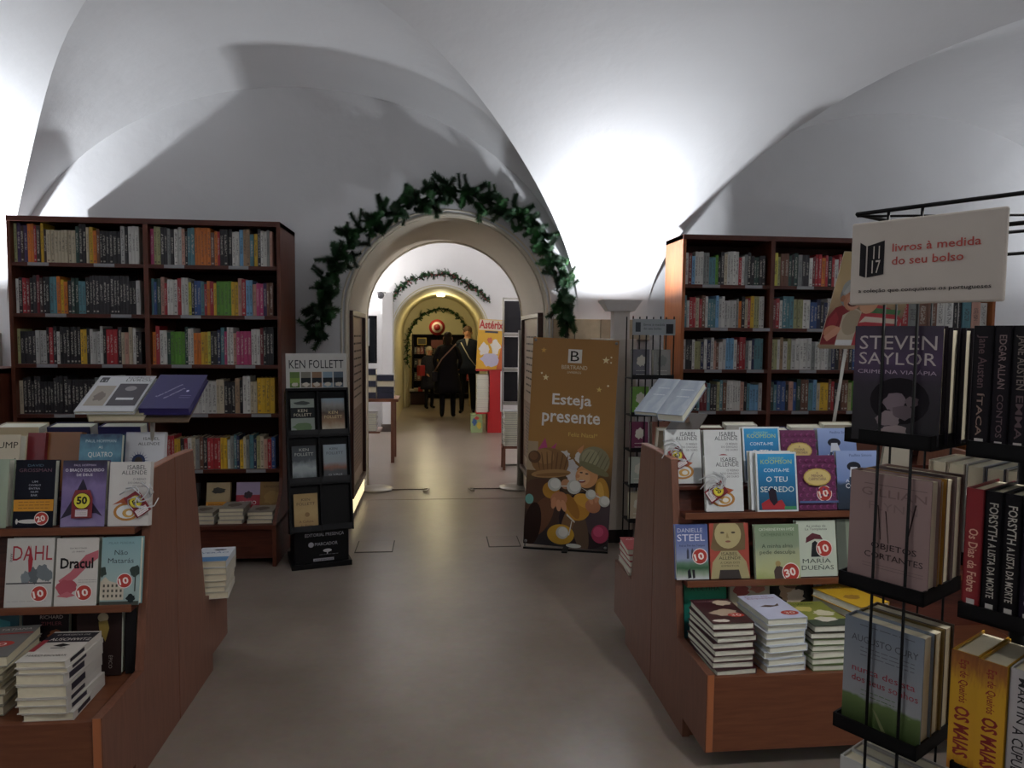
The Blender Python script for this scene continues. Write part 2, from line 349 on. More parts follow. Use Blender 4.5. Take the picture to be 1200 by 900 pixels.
arch_wall('wall_back', 15.5, 15.9, -2, 2, 3.3, .05, .66, 1.40, CREAMY, CREAMY)
quad('wall_left', [(-2, 15.9, 0), (-2, 18.5, 0), (-2, 18.5, 3.3), (-2, 15.9, 3.3)], CREAMY)
quad('wall_right', [(2, 15.9, 0), (2, 18.5, 0), (2, 18.5, 3.3), (2, 15.9, 3.3)], CREAMY)
quad('wall_back', [(-2, 18.5, 0), (2, 18.5, 0), (2, 18.5, 3.3), (-2, 18.5, 3.3)], CREAMY)
barrel('ceiling', -2, 2, 15.9, 18.5, 1.7, 1.0, CREAMY, 'y')
quad('baseboard_back', [(.95, 5.79, 0), (1.75, 5.79, 0), (1.75, 5.79, .1), (.95, 5.79, .1)], mat('#2a2422', .5))
# white pier block beside the second arch
mb = MB(); mb.box(-.86, 11.6, 0, -.70, 12.0, 2.2, PLASTER); mb.box(-.88, 11.58, 0, -.68, 12, .12, mat('#4a403a')); struct(mb.build('trim_3', bevel=.004))
# stone course at the springing
mb_ = None
for i, (a, b) in enumerate(((.93, 1.10), (1.105, 1.31), (1.315, 1.5), (1.505, 1.72))):
    m_ = MB(); m_.box(a, 5.765-.006*(i % 2), 1.52, b, 5.8, 1.685, mat(['#a89a80', '#b5a88e', '#9d8f78', '#aa9d86'][i], .85, noise=.25, scale=14, bump=.5))
    o = m_.build('stone', bevel=.005)
    if i == 0: mb_ = o; o.name = 'trim_4'; struct(o)
    else: o.parent = mb_
# floor plates and joints
STEELF = mat('#6e675f', .35, noise=.1); DARKJ = mat('#3a332e', .6)
for (x0, y0, x1, y1), lb in (((-.58, 5.13, -.31, 5.42), 'rectangular floor hatch plate nearest the black cardboard book display'), ((.38, 5.2, .62, 5.48), 'rectangular floor hatch plate beside the foot of the golden banner')):
    t = thing('floor_hatch', lb, 'floor hatch', ((x0+x1)/2, (y0+y1)/2, 0)); w, d = (x1-x0)/2, (y1-y0)/2
    MB().box(-w, -d, .0, w, d, .002, DARKJ).build('frame', t); MB().box(-w+.008, -d+.008, .001, w-.008, d-.008, .004, FLOOR).build('plate', t)
mb = MB(); mb.box(-.65, 6.78, 0, .84, 6.795, .003, mat('#8f867c', .3)); struct(mb.build('trim_5'))
# ------------------------------------------------------------------ books
def unit_book():
    mb = MB(); t = .07
    mb.box(-.5, 0, 0, -.5+t, 1, 1, SPINE); mb.box(.5-t, 0, 0, .5, 1, 1, SPINE)
    mb.add([(-.5+t, 0, 0), (-.2, -.012, 0), (.2, -.012, 0), (.5-t, 0, 0), (-.5+t, 0, 1), (-.2, -.012, 1), (.2, -.012, 1), (.5-t, 0, 1)], [(0, 1, 5, 4), (1, 2, 6, 5), (2, 3, 7, 6), (4, 5, 6, 7)], SPINE)
    mb.box(-.5+t, .005, .01, .5-t, .97, .985, PAGE)
    o = mb.build('book'); me = o.data; bpy.data.objects.remove(o); return me
UB = unit_book(); REST = []
CN = {'k': ('#19171b', 'black'), 'K': ('#2a272c', 'charcoal'), 'w': ('#c9c8c2', 'white'), 'W': ('#b4b4b0', 'light grey'), 'c': ('#b9ad94', 'cream'), 'g': ('#7d807d', 'grey'), 'r': ('#a3242c', 'red'), 'R': ('#6a1a22', 'dark red'), 'o': ('#cc7324', 'orange'), 'y': ('#d3aa28', 'yellow'), 'Y': ('#c8c24a', 'lime yellow'), 'G': ('#57902c', 'bright green'), 'd': ('#23413a', 'dark green'), 'v': ('#9a9a6c', 'olive green'), 't': ('#4f7d86', 'teal'), 'b': ('#2f4f86', 'blue'), 'B': ('#20294d', 'navy blue'), 'l': ('#6f9fc4', 'light blue'), 'p': ('#b03f6d', 'pink'), 'P': ('#3f2b55', 'purple'), 'n': ('#6b4634', 'brown'), 'N': ('#3b2723', 'dark brown'), 's': ('#b98d7c', 'salmon'), 'T': ('#9c8164', 'tan')}
def shelf_row(seq, x0, x1, y, z, hmax, where, group, rnd, depth=.15, rz=0, org=None, hmin=.82, one=False):
    ws = [rnd.uniform(.8, 1.3) for _ in seq]; k = (x1-x0-.004*len(seq)*.2)/sum(ws); x = x0; cnt = {}
    last = None; h = hmax
    for i, (c, w) in enumerate(zip(seq, ws)):
        w *= k; hx, nm = CN[c]; cnt[c] = cnt.get(c, 0)+1
        if c != last: h = hmax*rnd.uniform(hmin, 1)
        last = c
        j = rnd.uniform(-.12, .12); cl = (*[max(0, min(1, q*(1+j))) for q in lin(hx)], 1)
        p = Vector((x+w/2, y+rnd.uniform(0, .008), z))
        if not one:
            REST.append((p, (w*.965, depth, h*rnd.uniform(.985, 1)), cl, rnd.random())); x += w; continue
        o = bpy.data.objects.new('book', UB); COL.objects.link(o); o.color = cl
        if org: p = org @ p; o.rotation_euler = (0, 0, rz)
        o.location = p; o.scale = (w*.965, depth, h*rnd.uniform(.985, 1)); x += w
        tag(o, f"{nm} book, {ordn(i+1)} from left {where}", 'book', group)
def bookcase(label, X0, X1, mids, yf, yb, ztop, boards, lower=True, zl_=.28, yl=4.86, side=None):
    t = thing('bookcase', label, 'bookcase', ((X0+X1)/2, yf, 0)); c = (X0+X1)/2
    L = lambda x: x-c
    th = .024
    for s, x in ((0, X0), (1, X1-th)):
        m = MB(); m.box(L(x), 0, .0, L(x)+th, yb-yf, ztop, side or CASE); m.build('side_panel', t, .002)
    for x in mids: MB().box(L(x)-.016, 0.004, .06, L(x)+.016, yb-yf-.02, ztop-.03, CASE).build('divider', t, .002)
    MB().box(L(X0), -.004, ztop-.035, L(X1), yb-yf, ztop, CASEX).build('top_board', t, .002)
    MB().box(L(X0)+th, yb-yf-.015, .05, L(X1)-th, yb-yf, ztop-.03, mat('#33170f', .6)).build('back_panel', t)
    xs = [X0+th]+[v for m_ in mids for v in (m_-.016, m_+.016)]+[X1-th]
    for i in range(0, len(xs), 2):
        for z in boards:
            MB().box(L(xs[i]), .006, z-.025, L(xs[i+1]), yb-yf-.015, z, CASEX).build('shelf_board', t, .0015)
            for q_ in range(2):
                a_ = L(xs[i])+(xs[i+1]-xs[i])*(.12+.5*q_+.2*((z*37+i) % 1)); MB().box(a_, .002, z-.023, a_+.13, .005, z-.001, mat('#8e8f92', .3)).build('label_holder', t)
    if lower:
        MB().box(L(X0), yl-yf, zl_-.028, L(X1), yb-yf-.02, zl_, CASEX).build('display_ledge', t, .002)
        MB().box(L(X0)+.03, yl-yf+.03, .05, L(X1)-.03, yl-yf+.05, zl_-.03, CASEX).build('front_board', t)
        for s, x in ((0, X0), (1, X1-th)): m = MB(); m.prism([(yl-yf+.005, 0), (.0, 0), (.0, .55), (-.03, .45), (yl-yf+.005, zl_)], 'x', L(x), L(x)+th, CASE); m.build('side_cheek', t)
    return t
bookcase('tall dark wood bookcase of two bays to the left of the arch', -2.80, -1.06, [-1.935], 5.1, 5.62, 2.30, [2.0, 1.665, 1.33, .995, .61])
bookcase('tall wooden bookcase at the right of the arch with orange lit side', 1.755, 4.2, [2.435, 3.32], 5.1, 5.5, 2.285, [1.93, 1.62, 1.315, 1.01, .60], yl=4.75, side=wood_mat('lamp_lit_cherry_wood', '#93542e', '#a86538'))  # uplight glow on the side panels put into a lighter orange wood colour
rnd = random.Random(3)
lrows = [
 ['vPNPoorNyNccccccccdkkcyonkkkkkkWkwww', 'pvvKKgKwWskttooooonorkkkwwlTTtyKwwgsddt'],
 ['wKrRkKRNkkttoyokddttkKKKKKKKKKKKKkkWWWW', 'tbdsrwwwrwwYkbbtroryGGGGyysrllsppPnncccccwdkrRrRr'],
 ['vKKKKWWWkrKwkkkkkkyykwWWwkrrrKcscwkkkkRRkKk', 'orwwdGGGGdwwooyyYkkBtpwwsppppwwwRkkkkRnnyyb'],
 ['ckKkKKkkkkKkkkKkkkkkkgkBBBgkkkkkkkk', 'ggkwBwwwwwwwwwwwwcckkkTkwwccyyyy'],
 ['gwcrrykgwwkrtwcwkrrwKggwBckwttgk', 'twwrryykrwcgnkrrrryywgtBycgtBvcsrb']]
zz = [2.0, 1.665, 1.33, .995, .61]; rown = ['on top shelf', 'on second shelf', 'on third shelf', 'on fourth shelf', 'on fifth shelf']
for i, (a, b) in enumerate(lrows):
    hm = (.262, .26, .262, .262, .24)[i]
    n = lambda s: s[::1] if len(s) < 36 else s[:36]
    shelf_row(n(a), -2.772, -1.957, 5.13, zz[i], hm, f"{rown[i]}, left bay of left bookcase", 'books upright in the left bookcase', rnd, one=i < 2)
    shelf_row(n(b), -1.915, -1.09, 5.13, zz[i], hm, f"{rown[i]}, right bay of left bookcase", 'books upright in the left bookcase', rnd, one=i < 2)
rrows = [
 ['wRlwwwggttGkKcwwwwrwgkKddkk', 'YvnndkdgKKwRrrorkrwryyykkrrgwbc', 'wkcrgbwwktsw'],
 ['tWrrcrnwtttlWwWWWWgokcryvvww', 'RrwtttvvvwwbbBkBwbgkwkwkrgbwkrs', 'kwrgnnwwktsw'],
 ['WkkwvvBwBWsnwWlllwRrrgwBttt', 'vvwTwvWwwwWgwwwWgBknKnkbPbGGw', 'gwrgbbwwktsw'],
 ['rcgdktRRtkkvtnwwwwwsktlllW', 'dtbbksbdnntlcyynrkknnvGGcTRR', 'kwrgbbwwktsw'],
 ['wkBcrgtwkyrbnwgtRwkcb', 'kkwrgbctywkrnsgBwktrcw', 'kwrgbbww']]
zr = [1.93, 1.62, 1.315, 1.01, .60]
for i, R in enumerate(rrows):
    hm = (.245, .238, .24, .235, .24)[i]
    for j, (xa, xb, bn) in enumerate(((1.785, 2.415, 'left'), (2.455, 3.30, 'middle'), (3.34, 4.17, 'right'))):
        if i == 4: continue
        shelf_row(R[j], xa, xb, 5.13, zr[i], hm, f"{rown[i]}, {bn} bay of right bookcase", 'books upright in the right bookcase', rnd)
# low bookcase at the far left edge
bookcase('dark wood bookcase at the very left edge of the photo', -3.75, -2.83, [], 4.95, 5.4, 1.30, [1.0, .66, .3], lower=False)
shelf_row('kwyYKkkBdYYkkwyYKkkwKkYk', -3.7, -2.86, 4.97, 1.0, .23, 'on the top shelf at the very left edge', 'books in the left edge bookcase', rnd)
shelf_row('KkkgkkwkkgkKkkkwkkkKwkkk', -3.7, -2.86, 4.97, .66, .25, 'on the second shelf at the very left edge', 'books in the left edge bookcase', rnd)
# ------------------------------------------------------------------ built books with printed covers
def book(label, w, h, t, cover, items, mw, group=None, pages='l', cat='book', base=None, sticker=None, n=1, edge=PAGEW):
    """cover faces -Y, foot at z=0; pages: side where the fore edge shows"""
    cm = base if base else mat(cover, .38)
    mb = MB(); b = .0022; sg = 1 if pages == 'r' else -1
    mb.box(-w/2, 0, 0, w/2, b, h, cm); mb.box(-w/2, t-b, 0, w/2, t, h, cm)
    sx = -sg*w/2; mb.box(min(sx, sx+sg*b), b, 0, max(sx, sx+sg*b), t-b, h, cm)
    o = mb.build(cat.replace(' ', '_')); o.matrix_world = mw; tag(o, label, cat, group)
    e = .004; pb = MB(); a, c = (-w/2+b, w/2-e) if sg > 0 else (-w/2+e, w/2-b)
    pb.box(a, b, e, c, t-b, h-e, edge); pb.build('page_block', o)
    if items: q = MB(); prt(q, items, w, h); q.build('cover_print', o)
    if sticker:
        txt, cx, cz, r, col = sticker[:5]; q = MB(); tc = sticker[5] if len(sticker) > 5 else '#f0e4dc'
        prt(q, [('C', cx, cz, r, '#e8ded8'), ('C', cx, cz, r*.9, col), ('T', txt, cx, cz-r*.42*w/h, r*1.25, tc, r*.85, .25, .03)], w, h, y=-.0028); q.build('price_sticker', o)
    return o
def MW(x, y, z, lean=0, rz=0): return Matrix.Translation((x, y, z)) @ Matrix.Rotation(rz, 4, 'Z') @ Matrix.Rotation(-lean, 4, 'X')
RED = '#b03328'
def island(label, xs, sgn, jy, Wd, zt, ztray, ledges):
    t = thing('display_island', label, 'display stand', (xs, jy, 0))
    for s, nm in ((-1, 0), (1, 1)):
        pts = [(s*.002, .0), (s*.002, zt), (s*.215, zt-.005), (s*.345, ztray), (s*.665, ztray), (s*.665, .075), (s*.43, .075), (s*.43, 0)]
        if s > 0: pts = pts[::-1]
        for q in (0, 1):
            a = 0 if q == 0 else Wd-.03
            x0, x1 = sorted((sgn*a, sgn*(a+.03))); m = MB(); m.prism(pts, 'x', x0, x1, WOOD); o = m.build('side_panel', t, .002)
            if q == 0:
                m = MB(); m.prism([(s*.003, zt+.0005), (s*.215, zt-.0045), (s*.215, zt-.0), (s*.003, zt+.004)][::s], 'x', x0, x1, mat('#b7806a', .35)); m.build('lit_edge_strip', o)  # lit lines along the panel edges, put into paler strips
                if s < 0: MB().box(min(sgn*.003, sgn*.026), -.668, .08, max(sgn*.003, sgn*.026), -.6655, ztray, EDGE).build('lit_edge_strip', o)
    x0, x1 = sorted((sgn*.03, sgn*(Wd-.03)))
    for s in (-1, 1):
        B = lambda y0, z0, y1, z1, n, m=WOODX: MB().box(x0, min(s*y0, s*y1), z0, x1, max(s*y0, s*y1), z1, m).build(n, t, .0015)
        B(.642, .075, .662, ztray-.012, 'fascia'); B(.26, ztray-.045, .642, ztray-.025, 'tray_deck'); B(.4, 0.0, .42, .075, 'plinth')
        m = MB(); m.prism([(s*.255, ztray-.03), (s*.13, zt-.1), (s*.118, zt-.1), (s*.243, ztray-.03)], 'x', x0, x1, CASEX); m.build('back_panel', t)
        for z, yy in ledges:
            B(yy-.075, z-.018, yy, z, 'ledge', CASEX); B(yy-.004, z-.018, yy+.003, z+.008, 'ledge_lip', WOODX)
        B(.02, zt-.135, .2, zt-.12, 'top_step', CASEX)
    MB().box(x0, -.007, .02, x1, .007, zt-.12, CASEX).build('centre_panel', t)
    return t
RJ, RX = 3.06, .95; LJ, LX = 2.93, -1.02
island('reddish wood double sided book display island on the right of the aisle', RX, 1, RJ, 1.42, 1.055, .36, [(.845, .315), (.585, .36)])
island('reddish wood double sided book display island on the left of the aisle', LX, -1, LJ, 1.5, 1.06, .365, [(.862, .315), (.60, .36)])
def span(x0, x1, ym, Y):  # world x of two photo columns at depth Y
    a, b = at(x0, ym, Y), at(x1, ym, Y); return (a.x+b.x)/2, abs(b.x-a.x)
# ---- right island
def ondisp(label, x0, x1, ym, Y, z, h, t, cover, items, group, lean=.17, rz=0, **k):
    cx, w = span(x0, x1, ym, Y); return book(label, w, h, t, cover, items, MW(cx, Y, z, lean, rz), group, **k)
GR, GR2 = 'novels on the upper ledge of the right island', 'novels on the middle ledge of the right island'
dragon = [('T', 'ISABEL', .66, .88, .46, '#33333a'), ('T', 'ALLENDE', .6, .80, .62, '#33333a'), ('T', 'O REINO', .74, .71, .32, '#5a5a60'), ('T', 'DO DRAGÃO', .68, .655, .44, '#5a5a60'), ('T', 'DE OURO', .74, .60, .32, '#5a5a60'),
 ('E', .45, .22, .32, .14, '#b07a34'), ('E', .45, .22, .25, .105, '#d9dcdc'), ('E', .5, .2, .15, .07, '#c69a4e'), ('E', .52, .2, .08, .04, '#e4e2da'), ('P', [(.1, .33), (.4, .45), (.75, .38), (.6, .31), (.3, .36)], '#a9542c')]
def ribbon(parent, w, h, cx, cz, ang=.5):
    m = MB(); X = Matrix.Translation(((cx-.5)*w, -.012, cz*h)) @ Matrix.Rotation(ang, 4, 'Y')
    m.box(-.028, -.002, -.045, .028, 0, .04, mat('#7c1f28', .4), X=X); m.build('gift_tag', parent)
    q = MB(); prt(q, [('C', .5, .62, .38, '#c9bb3a'), ('C', .5, .62, .31, '#e0d23e'), ('T', '50', .5, .53, .42, '#22221c', .3, 0, .03), ('R', .12, .04, .88, .3, '#d8cfd0'), ('L', .2, .8, .25, .09, 3, '#6b6468')], .056, .085, X=X @ Matrix.Translation((0, -.003, -.045))); q.build('tag_print', parent)
    rb = MB(); rr = random.Random(int(cx*100)); wm = mat('#c7c9cd', .25)
    for k in range(9):
        a = rr.uniform(0, 2*PI); L_ = rr.uniform(.03, .06); p0 = Vector(((cx-.5)*w, -.016, cz*h+.02))
        pts = [p0+Vector((math.cos(a+.5*s)*L_*s/4+.006*math.sin(s*2), -.006*math.sin(s), math.sin(a+.5*s)*L_*s/4)) for s in range(6)]
        rb.tube(pts, .0022, wm, 5)
    rb.build('ribbon_bow', parent)
o = ondisp('pale hardback with coiled dragon and wine tag, leftmost on the upper ledge', 829, 873, 560, 2.775, .85, .225, .02, '#cfd3d3', dragon, GR); ribbon(o, .15, .22, .25, .36, 1.0)
koom = [('R', .04, .03, .96, .97, ramp_mat('blue_sea_print', [(0, '#0d4a66'), (.35, '#12608c'), (.7, '#1a7fb8'), (1, '#2b98cf')], noise=.2)), ('T', 'DOROTHY', .5, .875, .38, '#a8cf8a'), ('T', 'KOOMSON', .5, .80, .76, '#b9c96a', .10), ('T', 'CONTA-ME', .5, .665, .62, '#e6eef0', .08), ('T', 'O TEU', .5, .50, .52, '#f2f4f2', .12), ('T', 'SEGREDO', .5, .33, .82, '#e8efe8', .125),
 ('P', [(.12, .04), (.1, .14), (.3, .22), (.42, .16), (.6, .2), (.7, .08), (.66, .04)], '#a5222c'), ('P', [(.3, .2), (.28, .34), (.36, .4), (.46, .36), (.5, .16), (.4, .1)], '#2c2430'), ('R', .66, .04, .95, .09, '#3d8a5a')]
ondisp('blue and white framed novel with woman in red, front copy on upper ledge', 889, 937, 568, 2.755, .85, .24, .02, '#d7dde0', koom, GR)
ondisp('thick blue and white novel just behind the front copy, its page edge showing', 882, 930, 568, 2.785, .85, .24, .03, '#d7dde0', None, GR)
purp = [('R', .0, .0, 1, 1, '#62214f')]+[('C', .08+.17*(i % 6)+(.08 if i//6 % 2 else 0), .06+.105*(i//6), .045, '#8b3d74') for i in range(54)]+[('C', .08+.17*(i % 6)+(.08 if i//6 % 2 else 0), .06+.105*(i//6), .028, '#62214f') for i in range(54)]+[('E', .48, .6, .36, .16, '#b59a4a'), ('R', .25, .46, .7, .74, '#b59a4a'), ('E', .48, .6, .33, .14, '#cdb877'), ('T', 'A', .48, .66, .05, '#5d2a4a'), ('T', 'MINHA', .48, .60, .3, '#5d2a4a'), ('T', 'CARPINTARIA', .48, .54, .46, '#5d2a4a', .07), ('R', 0, .13, 1, .17, '#4d5f8c')]
ondisp('purple patterned novel with gold oval title and round red price sticker', 937, 982, 572, 2.775, .85, .222, .02, '#62214f', purp, GR, sticker=('10', .68, .3, .2, RED))
blue3 = [('R', .0, .0, 1, 1, ramp_mat('dusk_blue_print', [(0, '#1c2838'), (.42, '#26384c'), (.5, '#6f86b8'), (1, '#8fa3cf')], noise=.12)), ('T', 'Paullina Simons', .6, .9, .55, '#39497a', .06), ('E', .42, .73, .17, .08, '#22252f'), ('P', [(.34, .72), (.5, .72), (.58, .55), (.3, .5)], '#c9cfd8'), ('P', [(.3, .55), (.62, .55), (.7, .3), (.25, .3)], '#22344a'), ('T', 'A Bela e o', .5, .46, .6, '#d8dde2', .07), ('T', 'COSSACO', .55, .36, .7, '#e6e8ea', .11)]
ondisp('blue novel with curly haired girl on the upper ledge, right end', 984, 1032, 572, 2.775, .85, .24, .025, '#6f86b8', blue3, GR)
GB = 'novels on the raised back step of the right island'
o = ondisp('pale hardback with dragon, standing alone at left end of back step', 782, 824, 536, 2.895, .94, .225, .02, '#cfd3d3', dragon, GB, lean=.2, pages='l'); ribbon(o, .14, .22, .3, .5, -.5)
ondisp('pale hardback with small red emblem, second on the raised back step', 828, 872, 530, 2.905, .94, .222, .03, '#d2d5d5', dragon[:5]+[('E', .5, .42, .2, .12, '#8c2530')], GB, lean=.2)
ondisp('blue novel with white frame on raised back step, highest of its title', 874, 918, 530, 2.9, .94, .235, .03, '#d7dde0', koom, GB, lean=.2)
ondisp('purple patterned novel with gold title on the raised back step', 919, 960, 530, 2.9, .94, .22, .03, '#62214f', purp, GB, lean=.2)
ondisp('blue novel with curly haired girl on the raised back step', 963, 1008, 530, 2.9, .94, .228, .03, '#6f86b8', blue3, GB, lean=.2)
# middle ledge
steel = [('R', 0, 0, 1, 1, ramp_mat('paris_sky_print', [(0, '#c9ccd0'), (.1, '#8fa08c'), (.2, '#2c5a38'), (.3, '#5c7d68'), (.38, '#8b96b5'), (.7, '#6474a8'), (1, '#4a5c98')], noise=.1)), ('T', 'DANIELLE', .45, .86, .78, '#c7cbe0', .12), ('T', 'STEEL', .48, .7, .86, '#dfe0ee', .2), ('T', 'Até ao Fim dos Tempos', .5, .6, .8, '#22264a', .06), ('R', .33, .38, .4, .52, '#3a3f55'), ('R', .47, .38, .54, .52, '#3a3f55'), ('P', [(.33, .52), (.365, .58), (.4, .52)], '#3a3f55'), ('P', [(.47, .52), (.505, .58), (.54, .52)], '#3a3f55'), ('P', [(.35, .02), (.34, .16), (.42, .2), (.46, .04)], '#23262e'), ('P', [(.5, .02), (.48, .18), (.56, .18), (.57, .03)], '#2c2a30')]
ondisp('blue lavender novel with twin towers, left end of the middle ledge', 794, 832, 645, 2.725, .59, .215, .025, '#6474a8', steel, GR2, sticker=('10', .73, .42, .24, RED))
face = [('R', 0, 0, 1, 1, '#a8493a'), ('P', [(.12, 1), (.08, .75), (.02, .55), (.12, .5), (.3, .5), (.7, .5), (.9, .52), (.92, .75), (.88, 1)], '#6f5c3c'), ('E', .47, .8, .34, .26, '#b5a878'), ('E', .33, .83, .055, .018, '#4a4030'), ('E', .61, .83, .055, .018, '#4a4030'), ('P', [(.45, .84), (.42, .74), (.5, .73)], '#95865a'), ('E', .47, .67, .07, .018, '#8c5a48'), ('P', [(.0, .0), (.06, .3), (.28, .5), (.7, .5), (.92, .3), (1, .0)], '#a89e72'), ('P', [(.2, 0), (.24, .16), (.72, .16), (.78, 0)], '#3a3330'), ('T', 'ISABEL', .5, .42, .42, '#3f3a26', .075), ('T', 'ALLENDE', .5, .345, .56, '#3f3a26', .075), ('T', 'A CASA DOS', .5, .27, .5, '#4a4430', .05), ('T', 'ESPÍRITOS', .5, .215, .44, '#4a4430', .05)]
ondisp('paperback with a pale round painted face on the middle ledge', 834, 880, 645, 2.725, .59, .218, .03, '#a8493a', face, GR2, pages='r')
green30 = [('R', 0, 0, 1, 1, ramp_mat('green_mist_print', [(0, '#8f9d56'), (.25, '#b2b884'), (.55, '#a3ab8a'), (.65, '#8a9a80'), (1, '#7d9474')], noise=.25)), ('T', 'CATHERINE RYAN HYDE', .5, .9, .8, '#e0e6d4', .06), ('T', 'CATHERINE RYAN', .5, .81, .72, '#54684e', .07), ('T', 'A minha alma', .5, .62, .7, '#2e3d2e', .08), ('T', 'pede desculpa', .5, .52, .8, '#2e3d2e', .08), ('P', [(.42, .1), (.4, .24), (.48, .34), (.6, .3), (.62, .1)], '#4a3b35'), ('C', .5, .36, .06, '#a38e5c')]
ondisp('green paperback with couple sitting, leaning in front on middle ledge', 888, 940, 650, 2.70, .565, .24, .02, '#8a9a80', green30, GR2, sticker=('30', .78, .22, .2, RED))
maria = [('T', 'As vinhas de', .5, .885, .5, '#4d5a50', .055), ('T', 'La Templanza', .5, .83, .56, '#4d5a50', .055), ('P', [(.22, .6), (.24, .7), (.4, .78), (.6, .74), (.66, .66), (.45, .67)], '#5c2430'), ('P', [(.34, .35), (.38, .6), (.46, .64), (.56, .58), (.6, .35)], '#2a2c30'), ('T', 'MARÍA', .48, .24, .72, '#3a4540', .13), ('T', 'DUEÑAS', .5, .12, .82, '#3a4540', .13)]
ondisp('pale green novel with lady under dark umbrella on the middle ledge', 937, 983, 645, 2.725, .59, .222, .025, '#c5d0c0', maria, GR2, sticker=('10', .68, .5, .21, RED))
ondisp('dark grey novel with white cord at the right end of middle ledge', 984, 1028, 645, 2.735, .59, .222, .025, '#5e665c', [('R', .25, 0, .4, 1, '#84907e'), ('B', .6, .5, .2, .2, '#39403c')], GR2)
# back of the tray
GT = 'books standing at the back of the right tray'
teal = ramp_mat('teal_green_print', [(0, '#14586a'), (.5, '#1f7d6e'), (1, '#2c8f5a')], noise=.2)
ondisp('thick green and teal paperback standing at the left end of the tray', 803, 853, 715, 2.765, .335, .235, .035, '#1f7d6e', [('R', 0, 0, 1, 1, teal), ('T', 'A ÚLTIMA', .5, .8, .7, '#1d3a30', .1)], GT, lean=.12)
ondisp('cream paperback with pink flowers standing at the back of the tray', 857, 904, 715, 2.76, .335, .23, .02, '#cbbfa6', [('B', .3, .8, .2, .1, '#b0564e'), ('B', .7, .85, .2, .1, '#c47a66'), ('B', .5, .65, .2, .08, '#7a8a5e')], GT, lean=.12)
ondisp('black paperback with clasped pale figure standing behind the middle stacks', 906, 952, 715, 2.76, .335, .228, .03, '#26221f', [('B', .4, .78, .22, .2, '#b08f6e'), ('B', .6, .68, .25, .14, '#c7b7a0'), ('B', .5, .88, .18, .06, '#5e4028')], GT, lean=.12, pages='r')
ondisp('white paperback with red script standing at the right of the tray', 960, 1008, 715, 2.76, .335, .235, .03, '#cfd6da', [('T', 'Sem Coração', .5, .84, .8, '#9c2c34', .1)], GT, lean=.12)
# stacks lying on the tray: cover up, foot toward the aisle end
def stack(cols, cx, cy, z, w, d, label, group, top_items, rz=0, pages='f', sticker=None, rs=1, band=False):
    """flat pile: foot (fore end) of each book toward -Y, cover up"""
    rn = random.Random(rs)
    for i, (c, t) in enumerate(cols):
        a = rz+rn.uniform(-.05, .05); last = i == len(cols)-1
        mw = Matrix.Translation((cx+rn.uniform(-.006, .006), cy+rn.uniform(-.006, .006), z)) @ Matrix.Rotation(a, 4, 'Z') @ Matrix.Translation((0, -d/2, t)) @ Matrix.Rotation(-PI/2, 4, 'X')
        nm = f"{label}, {'topmost' if last else ordn(i+1)+' from the bottom'}"
        o_ = book(nm, w, d, t-.0008, c, (top_items if last else None), mw, group, pages='l' if pages == 'f' else pages, sticker=sticker if last else None, edge=PAGE if cx < 0 else PAGEW); z += t
        if band: q = MB(); bx = w/2+.0004; q.add([(bx, t*.2, d*.12), (bx, t*.75, d*.12), (bx, t*.75, d*.5), (bx, t*.2, d*.5)], [(0, 1, 2, 3)], mat('#2a2630')); q.build('spine_print', o_)
D_ = .3355
stack([('#3b1820', .024)]*7+[('#3b1820', .026)], at(857, 800, 2.44).x, 2.555, D_, .155, .235, 'dark wine paperback in the first stack from the aisle', 'first stack on the right tray',
      [('T', 'A ÚLTIMA CEIA', .3, .88, .5, '#c99aa0', .08), ('B', .72, .82, .22, .12, '#cbb9a2'), ('B', .55, .42, .35, .14, '#b9a48e'), ('B', .28, .1, .2, .06, '#d6cdbf'), ('E', .75, .3, .2, .08, RED), ('T', '30', .75, .26, .25, '#e8d9d0', .12)], rz=.05, rs=2)
stack([('#c3cad2', .0255)]*8, at(917, 800, 2.44).x, 2.56, D_, .155, .235, 'white and lavender paperback in the second stack from the aisle', 'second stack on the right tray',
      [('R', 0, 0, 1, 1, '#c3c6de'), ('T', 'Nunca Me', .45, .9, .6, '#8c3a78', .07), ('T', 'Esqueças', .5, .82, .7, '#8c3a78', .08), ('P', [(.2, .5), (.4, .56), (.6, .52), (.75, .6), (.7, .5), (.45, .46)], '#5c4a48'), ('E', .72, .2, .22, .09, RED), ('T', '30', .72, .16, .25, '#e8d9d0', .12)], rz=.1, rs=5)
stack([('#55683c', .024), ('#55683c', .024), ('#c9c9b8', .024), ('#4e5e38', .024), ('#55683c', .024), ('#3e3a30', .024), ('#2c2e26', .026)], at(974, 800, 2.44).x, 2.56, D_, .155, .235, 'green floral paperback in the third stack from the aisle', 'third stack on the right tray',
      [('R', 0, .25, 1, 1, '#8a8f3e'), ('R', 0, 0, 1, .25, '#3d4a3c'), ('B', .3, .7, .25, .12, '#c9bd6a'), ('B', .65, .5, .3, .12, '#d5cfb0'), ('B', .5, .25, .3, .1, '#d9d4c4'), ('T', 'O JARDIM', .4, .86, .6, '#2d3a24', .1)], rz=.02, rs=8)
stack([('#3d2a20', .028), ('#c9b070', .028), ('#3d2a20', .028), ('#7a5a2c', .028), ('#c9b070', .026), ('#6b4a22', .03), ('#c99a22', .034)], at(1003, 745, 2.6).x, 2.66, D_, .155, .235, 'thick mustard yellow paperback in the fourth stack from the aisle', 'fourth stack on the right tray',
      [('R', 0, 0, 1, 1, '#d3a828'), ('T', 'VERÃO', .5, .82, .5, '#e8ddb0', .12), ('B', .4, .4, .25, .1, '#a3782a')], rz=.3, rs=11)
